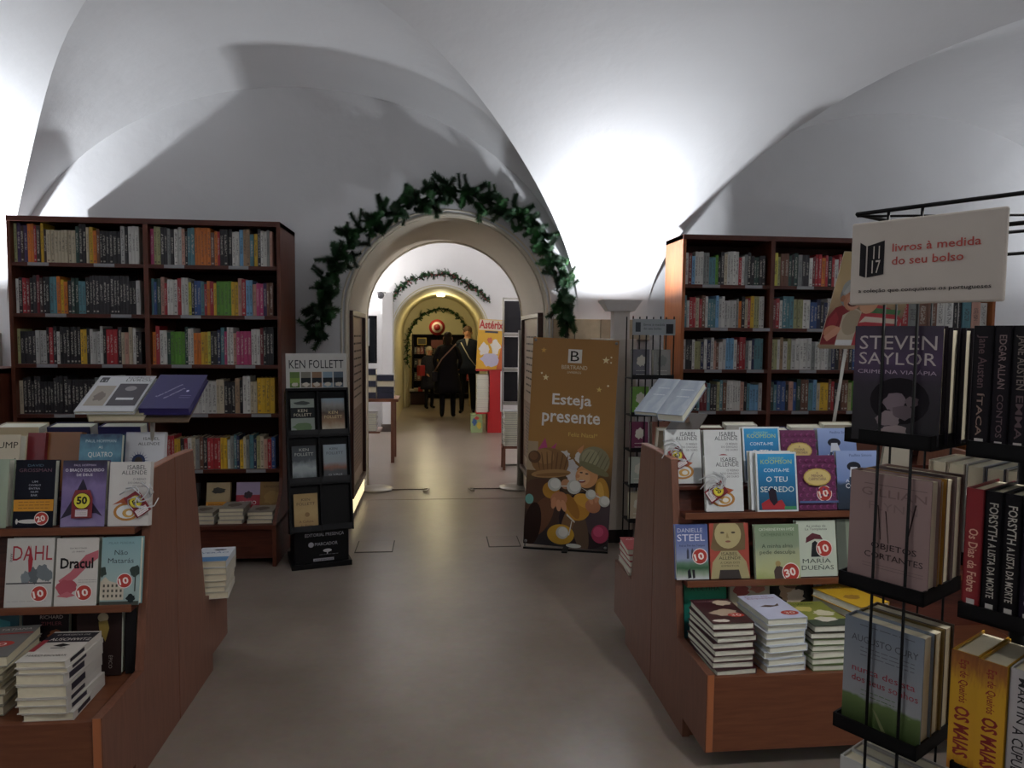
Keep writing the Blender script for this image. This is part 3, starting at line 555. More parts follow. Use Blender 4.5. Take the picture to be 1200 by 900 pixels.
# red books on the far tray of the right island
stack([('#a03038', .03), ('#c4bdb0', .028), ('#a03038', .03), ('#a03038', .03), ('#a83a3c', .03)], 1.03, 3.56, .345, .15, .22, 'red paperback in the pile on the far tray by the banner', 'red pile on the far tray',
      [('T', 'AMOR', .5, .75, .7, '#e6d2cc', .16)], rz=-.04, rs=14)
# books facing the other way along the top
def topback(x, y, z, h, w, t, c, label, rz=PI, lean=.2, g='books facing away on the far side of the right island'):
    book(label, w, h, t, c, None, MW(x, y, z, lean, rz), g, pages='r')
cols = ['#b4a58c', '#4a2a22', '#b9b7ae', '#3a3a66', '#c7c2b4', '#a9a18e', '#5a3a30', '#bfb9a8']
for i, c in enumerate(cols): topback(1.06+.155*i, 3.22, .94, .205+.012*(i % 3), .145, .05, c, f"{['cream', 'brown', 'white', 'navy', 'ivory', 'beige', 'chestnut', 'sand'][i]} thick book facing away, {ordn(i+1)} along the right island's far side")
# ---- left island
GL, GLB, GL2 = 'novels on the upper ledge of the left island', 'novels on the raised back step of the left island', 'novels on the middle ledge of the left island'
LY = 2.645
night = [('R', 0, 0, 1, 1, '#11131f'), ('T', 'DAVID', .5, .9, .4, '#4a6a80', .06), ('T', 'GROSSMAN', .5, .82, .82, '#6d4a58', .09), ('T', 'UM', .5, .66, .14, '#a9adb8', .05), ('T', 'CAVALO', .5, .61, .3, '#a9adb8', .05), ('T', 'ENTRA', .5, .56, .28, '#a9adb8', .05), ('T', 'NUM', .5, .51, .18, '#a9adb8', .05), ('T', 'BAR', .5, .46, .16, '#a9adb8', .05), ('R', 0, .24, 1, .41, '#c88a1c'), ('L', .12, .9, .37, .28, 3, '#6b4a10'), ('E', .42, .09, .3, .03, '#c9c6c0'), ('E', .1, .09, .03, .04, '#c9c6c0')]
ondisp('dark navy novel with yellow band and price sticker on left upper ledge', 13, 60, 578, LY, .865, .235, .035, '#11131f', night, GL, pages='r', sticker=('20', .72, .13, .18, RED))
mage = [('R', 0, 0, 1, 1, ramp_mat('violet_fog_print', [(0, '#8c7fa6'), (.3, '#6a5a8a'), (.6, '#7d6c9c'), (.85, '#3a2c52'), (1, '#1f1830')], noise=.4)), ('T', 'PAUL HOFFMAN', .5, .91, .5, '#b9aec8', .05), ('T', 'O BRAÇO ESQUERDO', .5, .83, .88, '#e8e4ec', .07), ('T', 'DE DEUS', .5, .76, .36, '#e8e4ec', .06), ('P', [(.0, .12), (.2, .35), (.4, .62), (.47, .72), (.54, .62), (.66, .4), (.95, .15), (.8, .2), (.3, .2)], '#231a36')]
o = ondisp('purple novel with hooded figure and yellow round badge on left upper ledge', 69, 121, 580, LY, .865, .232, .03, '#3a2c52', mage, GL, pages='r')
q = MB(); X = Matrix.Translation((0, -.008, .03)); q.prism([(-.034, 0), (.034, 0), (.034, .07), (.024, .098), (-.024, .098), (-.034, .07)][::-1], 'y', -.002, .0, mat('#7c1f28', .4), X=X); q.build('discount_card', o)
q = MB(); prt(q, [('C', .5, .6, .42, '#2a2a20'), ('C', .5, .6, .39, '#d6cc3c'), ('T', '50', .5, .5, .52, '#22221c', .38, 0, .04), ('R', .2, .06, .8, .3, '#cfc4c8'), ('L', .26, .74, .25, .12, 3, '#6b6468')], .068, .1, X=X @ Matrix.Translation((0, -.003, 0))); q.build('card_print', o)
o = ondisp('white hardback with orange dragon, gift tag and silver ribbon, left island', 125, 173, 585, LY, .865, .225, .03, '#c9c6c2', dragon, GL); ribbon(o, .15, .22, .72, .36, -.6)
ondisp('pale green thick book cut by the left photo edge, upper ledge', -46, 5, 580, LY, .865, .238, .04, '#93a08a', None, GL, pages='r')
ondisp('cream paperback with sketched lettering, leftmost on the back step', -32, 17, 525, 2.79, .945, .225, .045, '#bfb49c', [('T', 'TRUMP', .55, .78, .8, '#2c241e', .16), ('P', [(.2, .1), (.9, .62), (.98, .55), (.35, .05)], '#4a4036'), ('P', [(.45, .05), (.95, .45), (.98, .4), (.55, .02)], '#4a4036'), ('R', 0, 0, 1, .1, '#8c2a30')], GLB, lean=.2, pages='r')
ondisp('plain dark red book on the back step of the left island', 26, 47, 525, 2.84, .945, .225, .03, '#6d1420', None, GLB, lean=.2)
ondisp('plain caramel brown book on the back step of the left island', 46, 90, 525, 2.86, .945, .225, .04, '#7d4f28', None, GLB, lean=.2)
storm = [('R', 0, 0, 1, 1, ramp_mat('storm_sea_print', [(0, '#23465a'), (.45, '#2f5f78'), (.7, '#5d8fa3'), (1, '#1f3350')], noise=.5)), ('T', 'PAUL HOFFMAN', .5, .86, .72, '#b6c6cc', .07), ('T', 'AS', .5, .76, .1, '#d8dcd8', .06), ('T', 'QUATRO', .5, .62, .58, '#dfe3dc', .12), ('T', 'ÚLTIMAS', .5, .47, .64, '#dfe3dc', .11), ('T', 'COISAS', .5, .32, .5, '#dfe3dc', .1)]
ondisp('stormy blue novel with white title on the left back step', 88, 138, 530, 2.80, .945, .225, .03, '#23465a', storm, GLB, lean=.2, pages='r')
sun = [('T', 'ISABEL', .66, .86, .42, '#33333a', .075), ('T', 'ALLENDE', .6, .77, .56, '#33333a', .075)]+[('P', [(.36+.1*math.cos(a-.12), .5+.07*math.sin(a-.12)), (.36+.27*math.cos(a), .5+.18*math.sin(a)), (.36+.1*math.cos(a+.12), .5+.07*math.sin(a+.12))], '#1f3a78') for a in [k*PI/9 for k in range(18)]]+[('C', .36, .5, .17, '#22345e'), ('C', .36, .5, .1, '#3a3026')]
ondisp('white hardback with spiky blue sun on the left back step', 143, 189, 530, 2.885, .945, .22, .03, '#c9cbd0', sun, GLB, lean=.2, pages='l')
for i, (c, n_) in enumerate([('#c9bda0', 'cream'), ('#b8a98a', 'tan'), ('#2c2c52', 'dark blue'), ('#3c3870', 'indigo')]):
    book(f"{n_} thick book facing away, {ordn(i+1)} from the left on the far left side", .16, .245, .08, c, None, MW(-1.82+.19*i, 3.1, .94, .12, PI), 'books facing away on the left island')
dahl = [('T', 'DAHL', .55, .68, .84, '#a02230', .32, 0, .0), ('P', [(.46, .68), (.5, .9), (.56, .68), (.54, .4), (.5, .36)], '#a02230'), ('B', .6, .46, .12, .12, '#5a6266'), ('B', .78, .5, .14, .12, '#6a7276'), ('B', .42, .42, .1, .1, '#7a8286'), ('B', .9, .45, .1, .09, '#6a7276'), ('R', .02, .34, .98, .36, '#4a4a4c'), ('L', .06, .9, .09, .08, 1, '#8a8682'), ('T', 'ARNE', .08, .72, .2, '#4a4a4c', .05, -PI/2)]
ondisp('grey novel with tall red title over winter trees and red sticker', 2, 58, 660, 2.58, .603, .235, .04, '#c2c0ba', dahl, GL2, sticker=('10', .74, .2, .18, RED))
drac = [('T', 'DACRE STOKER', .52, .84, .4, '#4a4644', .035), ('T', 'J.D. BARKER', .52, .79, .3, '#4a4644', .035), ('P', [(.08, .38), (.35, .5), (.7, .75), (1, .82), (1, .7), (.75, .58), (.5, .42), (.2, .28)], '#b5606a'), ('B', .26, .28, .25, .13, '#a84a56'), ('P', [(.05, .15), (.3, .22), (.5, .16), (.3, .13)], '#b5606a'), ('T', 'Dracul', .5, .56, .78, '#1c1a1c', .25, 0, .03), ('L', .55, .98, .38, .35, 2, '#6a6664')]
ondisp('white novel with black blackletter title and pink hand, left island', 61, 111, 660, 2.58, .603, .232, .035, '#c9c5be', drac, GL2, pages='r', sticker=('10', .7, .2, .2, RED))
beach = [('R', 0, 0, 1, 1, ramp_mat('pale_aqua_print', [(0, '#8fa3a0'), (.3, '#9db3b0'), (1, '#7fa3a8')])), ('T', 'PILAR PEREIRA', .5, .9, .66, '#5c7a7c', .06), ('T', 'Não', .5, .74, .34, '#2a3438', .13), ('T', 'Matarás', .5, .62, .66, '#2a3438', .13), ('P', [(.0, .35), (.12, .42), (.22, .36), (.6, .3), (.6, .08), (.0, .08)], '#c2b8a4')]+[('R', .07+.11*i, .12+.075*j, .12+.11*i, .16+.075*j, '#4a4640') for i in range(5) for j in range(3)]+[('B', .06, .5, .1, .08, '#2b3a34'), ('B', .88, .5, .14, .09, '#2b3a34'), ('R', .88, .2, .91, .48, '#38423c'), ('R', 0, 0, 1, .06, '#3c423c'), ('B', .8, .1, .12, .06, '#20282a')]
ondisp('pale aqua novel with white hotel and palms, red sticker, left island', 115, 161, 660, 2.58, .603, .232, .03, '#7fa3a8', beach, GL2, pages='r', sticker=('10', .62, .36, .2, RED))
GLT = 'books standing at the back of the left tray'
ondisp('teal paperback at the back of the left tray, far left', -36, 19, 745, 2.625, .345, .225, .03, '#23525c', [('B', .5, .8, .3, .1, '#3f8a92')], GLT, lean=.1, pages='r')
ondisp('black novel with small orange glow behind the left tray stacks', 24, 78, 745, 2.625, .345, .225, .03, '#231a1e', [('T', 'RICHARD', .62, .86, .5, '#b9a9a0', .08), ('T', 'ZIMLER', .62, .76, .46, '#7c3a40', .08), ('B', .7, .6, .15, .1, '#7a4424')], GLT, lean=.1, pages='r')
ondisp('tall dark brown novel with golden bust at right of left tray', 88, 141, 760, 2.60, .345, .235, .04, '#2c1f1e', [('E', .58, .86, .12, .07, '#a99a7c'), ('P', [(.48, .8), (.5, .68), (.64, .5), (.72, .7), (.68, .82)], '#8a7434'), ('T', 'ÉPICO', .72, .2, .3, '#8f847c', .1, -PI/2)], GLT, lean=.1, pages='r')
ondisp('pair of thin white page edges of a book at the tray end', 146, 158, 760, 2.61, .345, .235, .03, '#1c1a1c', None, GLT, lean=.1, pages='r')
ZT = .3415
stack([('#8a8272', .032)]*2+[('#9a917c', .022)]*3+[('#8f866f', .024), ('#8c8a82', .034)], -1.435, 2.475, ZT, .16, .255, 'grey paperback in the leftmost flat stack on the left tray', 'leftmost stack on the left tray',
      [('R', 0, 0, 1, 1, '#6c6a68'), ('R', 0, .72, 1, .76, '#9c2a2c'), ('T', 'TATIANA', .6, .85, .6, '#d0cac0', .1), ('E', .58, .4, .28, .1, RED), ('T', '10', .58, .35, .3, '#e8d9d0', .14)], rz=.06, rs=21, pages='r')
stack([('#b9b4ac', .026), ('#b9b4ac', .026), ('#b9b4ac', .024), ('#b3aea6', .04), ('#b9b4ac', .036), ('#bdb8b0', .018), ('#c4bfb6', .022)], -1.205, 2.415, ZT, .15, .23, 'white paperback in the flat stack nearest the aisle, left tray', 'aisle end stack on the left tray',
      [('R', 0, .62, 1, .96, '#26242c'), ('T', 'O MÁGICO DE', .5, .86, .7, '#c9c4bc', .08), ('T', 'AUSCHWITZ', .55, .68, .85, '#d8d3ca', .13), ('P', [(.35, .5), (.5, .58), (.7, .52), (.55, .46)], '#1c1a1c'), ('R', .36, .42, .66, .44, '#1c1a1c'), ('R', 0, .32, .12, .7, '#8c2430'), ('T', 'MARIO ESCOBAR', .48, .16, .8, '#2c2a2c', .08)], rz=-.01, band=True, rs=23, pages='l')
stack([('#c7c2b4', .03), ('#bfbaa8', .026), ('#c4beae', .026), ('#c2bcae', .032), ('#bdb8a8', .03), ('#c9cdd2', .032)], -1.03, 3.42, .348, .15, .22, 'white paperback in the pile on the left island far tray', 'white pile on the far left tray',
      [('R', 0, 0, 1, .3, '#4a7aa8'), ('T', 'VERÃO', .5, .55, .8, '#3a5a86', .18), ('B', .6, .8, .2, .06, '#2c3440')], rz=.12, rs=27)
# price labels clipped on the islands
# ---- tilted readers above the islands
def place(o, p, ax, ay):   # frame from a corner, an across vector and an up vector
    x = Vector(ax).normalized(); z = Vector(ay).normalized(); y = z.cross(x); m = Matrix((x, y, z)).transposed().to_4x4(); m.translation = p; o.matrix_world = m
zup = Vector((0, .22, .125)).normalized()
t = thing('reading_stand', 'thin metal stand holding a newspaper and blue box above left island', 'stand', (-1.1, 2.93, 1.0))
MB().tube([(0, 0, 0.0), (0, 0, .275)], .009, mat('#9a948a', .3, metal=.6), 8).build('post', t)
m = MB(); m.box(-.18, -.09, 0, .16, .1, .006, mat('#6a5a4a', .4), X=Matrix.Translation((0, 0, .25)) @ Matrix.Rotation(.5, 4, 'X')); m.build('support_plate', t)
def slab(name, label, cat, c, w, h, t, cover, items, tilt, rz, cm=None, edge=PAGEW, pages='r', grp=None, roll=0):
    """flat thing lying on a tilted stand: c = centre of underside"""
    mw = Matrix.Translation(c) @ Matrix.Rotation(rz, 4, 'Z') @ Matrix.Rotation(roll, 4, 'Y') @ Matrix.Rotation(tilt, 4, 'X') @ Matrix.Translation((0, -h/2, t)) @ Matrix.Rotation(-PI/2, 4, 'X')
    o = book(label, w, h, t, cover, items, mw, grp, pages=pages, cat=cat, base=cm, edge=edge); o.name = name; return o
T5 = .5
news = [('R', .04, .04, .96, .96, '#c6c8cc'), ('R', .06, .8, .2, .95, '#3a3a40'), ('T', '11', .13, .82, .08, '#d0d0d4', .07), ('T', 'SOMOS', .72, .91, .4, '#33333a', .06), ('T', 'LIVROS', .74, .83, .44, '#33333a', .08), ('R', .08, .14, .42, .7, '#a39a8e'), ('B', .25, .4, .1, .14, '#7a7068'), ('R', .46, .14, .96, .76, '#47434a'), ('E', .7, .62, .1, .07, '#8f8a8c'), ('R', .56, .3, .86, .36, '#d8d8dc')]
slab('catalogue', 'light grey newspaper catalogue lying tilted on stand above the left island', 'catalogue', (-1.235, 2.95, 1.300), .215, .25, .014, '#b9bcc0', news, T5, -.02)
slab('book', 'thick cream paged volume lying under the catalogue on the stand', 'book', (-1.2, 2.955, 1.266), .2, .235, .03, '#8f8a70', None, T5, 0, edge=PAGE)
boxm = [('T', 'Todos os nossos livros', .42, .5, .62, '#c9c4e0', .055, .9), ('T', 'têm uma história', .55, .42, .5, '#c9c4e0', .055, .9), ('E', .78, .5, .03, .03, '#d0cce6'), ('L', .68, .9, .36, .3, 2, '#9a94c0')]
slab('gift_box', 'flat dark blue gift box with white script tilted above the left island', 'box', (-1.02, 2.955, 1.294), .185, .24, .03, '#2c2660', boxm, T5, -.03, edge=mat('#2c2660', .5))
t = thing('reading_stand', 'brown wooden stand holding two grey books above the right island', 'stand', (1.09, 3.06, .94), -.74)
MB().tube([(0, 0, 0), (0, 0, .26)], .011, mat('#6a5446', .4), 8).build('post', t)
m = MB(); m.box(-.07, -.07, 0, .07, .07, .006, mat('#4a4038', .4), X=Matrix.Translation((0, 0, .235)) @ Matrix.Rotation(.5, 4, 'X')); m.build('support_plate', t)
gb = lambda n: ramp_mat(n, [(0, '#7d8794'), (.4, '#9aa3ad'), (.7, '#8994a3'), (1, '#a9b1b8')], axis=0, noise=.8, nscale=3)
A_ = at(744, 481, 3.0); RZ = -.74; u_ = Vector((math.cos(RZ), math.sin(RZ), 0)); v_ = Vector((-math.sin(RZ)*math.cos(T5), math.cos(RZ)*math.cos(T5), math.sin(T5)))
for k_, (wd, tk, nm_) in enumerate(((.105, .018, 'left one, nearer the banner'), (.115, .034, 'right one with thick white pages'))):
    c_ = A_+u_*(.107*k_+wd/2)+v_*.135-Vector((0, 0, tk if k_ else tk))
    slab('book', 'blue grey book lying tilted on the stand, '+nm_, 'book', c_, wd, .27, tk, '#8994a3', [('R', .0, .0, 1, 1, gb('grey_cloud_print')), ('L', .3, .8, .7, .5, 2, '#b9c0c6')], T5, RZ, grp='grey books on the right reading stand')
# ---- portrait poster on a pole
t = thing('poster_sign', 'hanging poster of a laughing grey haired woman on a thin pole', 'poster', (2.0, 3.35, 0))
MB().tube([(-.03, .1, .94), (0.02, .06, 1.52)], .008, mat('#b9b9b2', .35), 8).build('pole', t)
X = Matrix.Translation((.035, .0, 1.515)) @ Matrix.Rotation(.42, 4, 'X')
MB().box(-.19, 0, 0, .19, .004, .47, mat('#c2b69c', .5), X=X).build('board', t); MB().box(-.19, -.012, -.012, .19, .012, .004, mat('#8a7a64', .4), X=X).build('bottom_rail', t)
pp = [('R', 0, 0, 1, 1, ramp_mat('warm_poster_print', [(0, '#8c5a4a'), (.35, '#7c6858'), (.6, '#c0a880'), (1, '#b9a67c')], noise=.35)),
 ('P', [(.0, .02), (.0, .3), (.08, .42), (.2, .46), (.34, .38), (.4, .02)], '#7c2830'), ('P', [(.02, .1), (.04, .3), (.1, .38), (.16, .3), (.12, .1)], '#93343c'), ('P', [(.2, .02), (.2, .34), (.34, .42), (.5, .36), (.48, .02)], '#b7ab98'), ('E', .34, .26, .12, .14, '#a0947f'),
 ('P', [(.42, .0), (.44, .38), (.6, .46), (.8, .42), (1, .3), (1, 0)], '#a83a44'), ('P', [(.44, .36), (.5, .43), (.95, .4), (.95, .35), (.52, .37)], '#4d7c52'), ('P', [(.44, .26), (.5, .33), (.95, .3), (.95, .25), (.52, .27)], '#c9bcae'), ('P', [(.44, .16), (.5, .23), (.95, .2), (.95, .15), (.52, .17)], '#7a2a32'),
 ('E', .26, .57, .165, .155, '#85898a'), ('E', .22, .63, .12, .1, '#9fa4a4'), ('E', .28, .53, .125, .14, '#b98468'), ('E', .3, .5, .1, .1, '#c4917a'), ('P', [(.13, .58), (.18, .68), (.3, .71), (.4, .66), (.38, .62), (.26, .64), (.17, .56)], '#b4b8b7'), ('E', .14, .52, .03, .035, '#a87458'),
 ('E', .23, .575, .025, .007, '#3c2c28'), ('E', .34, .58, .025, .007, '#3c2c28'), ('P', [(.2, .6), (.26, .605), (.25, .598), (.2, .592)], '#6e6e6c'), ('P', [(.31, .603), (.38, .605), (.37, .598), (.31, .597)], '#6e6e6c'), ('P', [(.28, .57), (.31, .51), (.26, .51)], '#9c6a50'), ('E', .285, .465, .065, .03, '#5c2420'), ('E', .285, .475, .055, .014, '#e6e2da'),
 ('E', .5, .5, .13, .14, '#c79a7c'), ('E', .52, .58, .14, .09, '#5a3c28'), ('E', .1, .16, .1, .07, '#b98468'), ('P', [(.02, .1), (.16, .22), (.22, .2), (.2, .14), (.08, .05)], '#c4917a'), ('R', .2, .0, .42, .07, '#d3d6d8'), ('T', 'Esteja', .62, .9, .34, '#e9e4d8', .1), ('T', 'presente', .58, .8, .54, '#e9e4d8', .1)]
q = MB(); prt(q, pp, .38, .47, X=X, y=-.001); q.build('poster_print', t)
# ---- golden banner
def golden():
    p0, p1 = at(613, 641, 5.15), at(712, 651, 4.98)
    p0.z = p1.z = 0.03; ax = (p1-p0); w = ax.length; a = math.atan2(ax.y, ax.x); H = 1.50
    t = thing('standing_banner', 'tall golden brown standing banner with two people in winter hats', 'banner', ((p0.x+p1.x)/2, (p0.y+p1.y)/2, 0), a)
    X = Matrix.Translation((0, 0, .03)) @ Matrix.Rotation(-.03, 4, 'X') @ Matrix.Rotation(.035, 4, 'Y')
    MB().box(-w/2, 0, 0, w/2, .003, H, mat('#8a6530', .45), X=X).build('fabric', t)
    g = ramp_mat('golden_banner_print', [(0, '#1e1a20'), (.2, '#3a2a26'), (.33, '#5c4426'), (.42, '#8c652f'), (.5, '#a87a3a'), (1, '#a07236')], noise=.06)
    it = [('R', 0, 0, 1, 1, g), ('R', .42, .885, .58, .95, '#e2ded6'), ('T', 'B', .5, .893, .1, '#2a241c', .12), ('T', 'BERTRAND', .5, .855, .3, '#e4d9bc', .045), ('T', 'LIVREIROS', .5, .835, .16, '#e4d9bc', .025),
      ('T', 'Esteja', .49, .685, .46, '#eeeae4', .125, 0, .018), ('T', 'presente', .49, .60, .68, '#eeeae4', .125, 0, .018), ('T', 'Feliz Natal*', .64, .535, .34, '#d8b860', .05, 0, .005)]
    def star(cx, cz, r, c='#efe2b4'): return ('P', [(cx+(r if k % 2 == 0 else r*.42)*math.sin(k*PI/5), cz+(r if k % 2 == 0 else r*.42)*math.cos(k*PI/5)*w/H) for k in range(10)], c)
    it += [star(.13, .94, .035, '#d9a94e'), star(.86, .905, .045), star(.17, .81, .04), star(.8, .765, .035, '#e0c878'), ('C', .92, .92, .01, '#f0e8c8'), ('C', .92, .895, .01, '#f0e8c8'), ('C', .12, .83, .012, '#f0e8c8'), ('C', .9, .785, .012, '#f0e8c8'), ('R', .0, .36, .12, .5, '#b09a7c')]
    def ell(cx, cz, rx, rz, ang, c, a0=0, a1=2*PI):
        ca, sa = math.cos(ang), math.sin(ang); k = w/H
        return ('P', [(cx+rx*math.cos(t)*ca-rz*math.sin(t)*sa, cz+(rx*math.cos(t)*sa+rz*math.sin(t)*ca)*k) for t in [a0+(a1-a0)*i/22 for i in range(23)]], c)
    it += [('P', [(.05, .42), (.12, .46), (.2, .52), (.24, .46), (.34, .5), (.3, .43), (.4, .4), (.1, .38)], '#b8487c'), ('B', .42, .44, .09, .03, '#d4d0cc'), ('B', .52, .38, .09, .045, '#c9c7c6'), ('B', .62, .44, .06, .03, '#dcd9d2'), ('B', .55, .34, .07, .04, '#d4d0cc'), ('P', [(.58, .47), (.66, .5), (.64, .45)], '#c98a5a'),
      ell(.18, .2, .32, .3, .3, '#3c2418'), ell(.16, .24, .24, .2, .3, '#54331f'), ell(.2, .14, .12, .26, -.4, '#6b4226'), ell(.1, .1, .1, .26, -.1, '#2e1d18'),
      ell(.75, .14, .34, .34, 0, '#2f2528'), ell(.88, .16, .18, .3, .2, '#44353a'), ell(.66, .1, .09, .3, .25, '#5c4632'), ell(.52, .12, .07, .24, -.25, '#7c5a36'),
      ell(.44, .06, .16, .12, 0, '#c99a28'), ell(.62, .19, .15, .14, -.2, '#bd8628'), ell(.72, .23, .15, .08, -.3, '#d19c38'), ell(.56, .2, .06, .16, .5, '#a06c20'), ell(.3, .27, .1, .1, 0, '#b58226'),
      ell(.27, .405, .225, .17, -.12, '#8c6438'), ell(.2, .43, .12, .09, -.1, '#a27846')]
    it += [ell(.13+.055*q, .405, .008, .14-.012*abs(q-3), .25-.08*q, '#6e4c28') for q in range(7)]
    it += [ell(.29, .35, .235, .05, .12, '#a8804c'), ell(.31, .346, .2, .02, .12, '#8a6236'), ('C', .085, .425, .075, '#5f3f22'), ('C', .075, .43, .05, '#7a5430'), ell(.47, .305, .055, .06, 0, '#c08a64'), ell(.5, .29, .03, .025, 0, '#a8704c'),
      ell(.79, .425, .18, .17, -.35, '#8a8566'), ell(.74, .44, .1, .1, -.35, '#a09a78')]
    it += [ell(.68+.05*q, .43-.004*q, .006, .16-.02*abs(q-2), -.5+.02*q, '#6c684c') for q in range(6)]
    it += [ell(.71, .35, .13, .14, -.25, '#cf9460'), ell(.67, .342, .08, .09, -.2, '#dba878'), ell(.79, .388, .19, .045, -.38, '#77724f'), ('E', .645, .366, .02, .0035, '#3a2a24'), ('E', .71, .362, .02, .0035, '#3a2a24'), ell(.605, .348, .025, .022, .3, '#c9885a'), ell(.655, .325, .045, .018, .1, '#7a2c28'), ell(.655, .328, .034, .007, .1, '#e8e0d8'), ell(.9, .28, .08, .17, .15, '#b8862c'), ell(.88, .28, .04, .12, .15, '#d6a648'),
      ell(.4, .23, .1, .09, .5, '#b87a54'), ell(.46, .2, .03, .07, .3, '#cb906a'), ell(.4, .2, .03, .07, .1, '#cb906a'), ell(.34, .21, .03, .07, -.1, '#c48660'), ell(.8, .21, .09, .08, -.4, '#b87a54'), ell(.77, .24, .025, .06, .4, '#cb906a'), ell(.84, .25, .025, .06, -.1, '#cb906a'),
      ('P', [(.37, .295), (.62, .303), (.62, .298), (.37, .29)], '#d8d4c8'), ('P', [(.5, .165), (.6, .13), (.6, .122), (.5, .155)], '#d8d4c8'), ('P', [(.53, .06), (.56, .13), (.57, .13), (.545, .06)], '#d8d4c8'), ('P', [(.62, .3), (.8, .27), (.95, .245), (.95, .24), (.8, .262)], '#d8d4c8')]
    for (a_, b_, r_) in ((.34, .30, .08), (.57, .295, .085), (.77, .265, .06), (.93, .237, .065), (.46, .07, .075)): it += [('C', a_, b_, r_, '#c2c3ba'), ('C', a_+.01, b_+.004, r_*.75, '#dcdcd4')]
    it += [('E', .6, .012, .09, .01, '#c4c8c0'), ell(.05, .22, .05, .06, 0, '#6fa89c'), ell(.9, .08, .1, .11, 0, '#a02e50'), ell(.88, .09, .06, .06, 0, '#c04a6c')]
    it = [i if i[0] != 'R' or i[1] != .42 else i for i in it]
    q = MB(); prt(q, it, w, H, X=X, y=-.0006); q.build('banner_print', t)
    for s in (-1, 1): m = MB(); m.tube([Vector((s*(w/2-.01), .012, .0)), X @ Vector((s*(w/2-.01), .012, H))], .006, STEEL, 6); m.build('support_rod', t)
    for s in (-1, 1):
        for zz_ in (.02, H-.02): m = MB(); m.lathe([(.011, -.002), (.011, .002)], STEEL, 12, X=X @ Matrix.Translation((s*(w/2-.018), -.004, zz_)) @ Matrix.Rotation(PI/2, 4, 'X')); m.build('eyelet', t)
    m = MB(); m.box(-w/2, -.0, 0, w/2, .02, .012, BLACK); m.box(-.02, -.05, 0, .02, .16, .01, BLACK); m.build('base', t)
golden()
# ---- uplight columns on the piers
def uplight(x, y, lab, wy=YW, tw=.235):
    s = 1 if y > 0 else -1
    t = thing('uplight_column', lab, 'lamp', (x, y, 0), 0 if s > 0 else PI)
    dpt = abs(wy-y) if s > 0 else .33
    MB().box(-tw/2, -.06, .10, tw/2, dpt, 1.53, mat('#b9b2a8', .6)).build('column', t, .004)
    MB().box(-tw/2-.003, -.055, 0, tw/2+.003, dpt, .10, mat('#231f1e', .5)).build('plinth', t)
    MB().box(-.05, -.03, 1.53, .07, .07, 1.745, mat('#c4c0bb', .6)).build('neck', t)
    m = MB(); w0, w1, d0, d1, z0, z1 = .1, .148, .05, .095, 1.735, 1.815
    for (a, b) in ((0, 0),):
        vs = [(-w0, -d0, z0), (w0, -d0, z0), (w0, d0, z0), (-w0, d0, z0), (-w1, -d1, z1), (w1, -d1, z1), (w1, d1, z1), (-w1, d1, z1)]
        vs += [(v[0]*.93, v[1]*.9, v[2]) for v in vs[4:]]+[(v[0]*.9, v[1]*.85, z0+.03) for v in vs[:4]]
        fs = [(3, 2, 1, 0), (0, 1, 5, 4), (1, 2, 6, 5), (2, 3, 7, 6), (3, 0, 4, 7), (4, 5, 9, 8), (5, 6, 10, 9), (6, 7, 11, 10), (7, 4, 8, 11), (8, 9, 13, 12), (9, 10, 14, 13), (10, 11, 15, 14), (11, 8, 12, 15), (12, 13, 14, 15)]
        m.add(vs, fs, mat('#dcdbd9', .4))
    o = m.build('reflector_head', t); MB().box(-.125, -.075, 1.80, .125, .075, 1.811, mat('#eef4ff', .5, emit=9)).build('lamp_panel', o)
for (x, y), lb in zip(PIERS, ('pale uplight column with glowing flared head beside the golden banner', 'pale uplight column beyond the left edge of the photo', 'pale uplight column behind the camera, right of centre', 'pale uplight column behind the camera at the left', 'pale uplight column at the far right pier, outside the photo', 'pale uplight column behind the camera at far right')): uplight(x, y, lb)
for x, y, lb in ((-1.8, 11.7, 'added uplight column hidden in the second room beside the left pier'), (1.9, 7.9, 'added uplight column hidden in the second room behind the first arch')):
    uplight(x, y, lb, wy=y+.2, tw=.2)  # unseen columns added to carry the second room's light
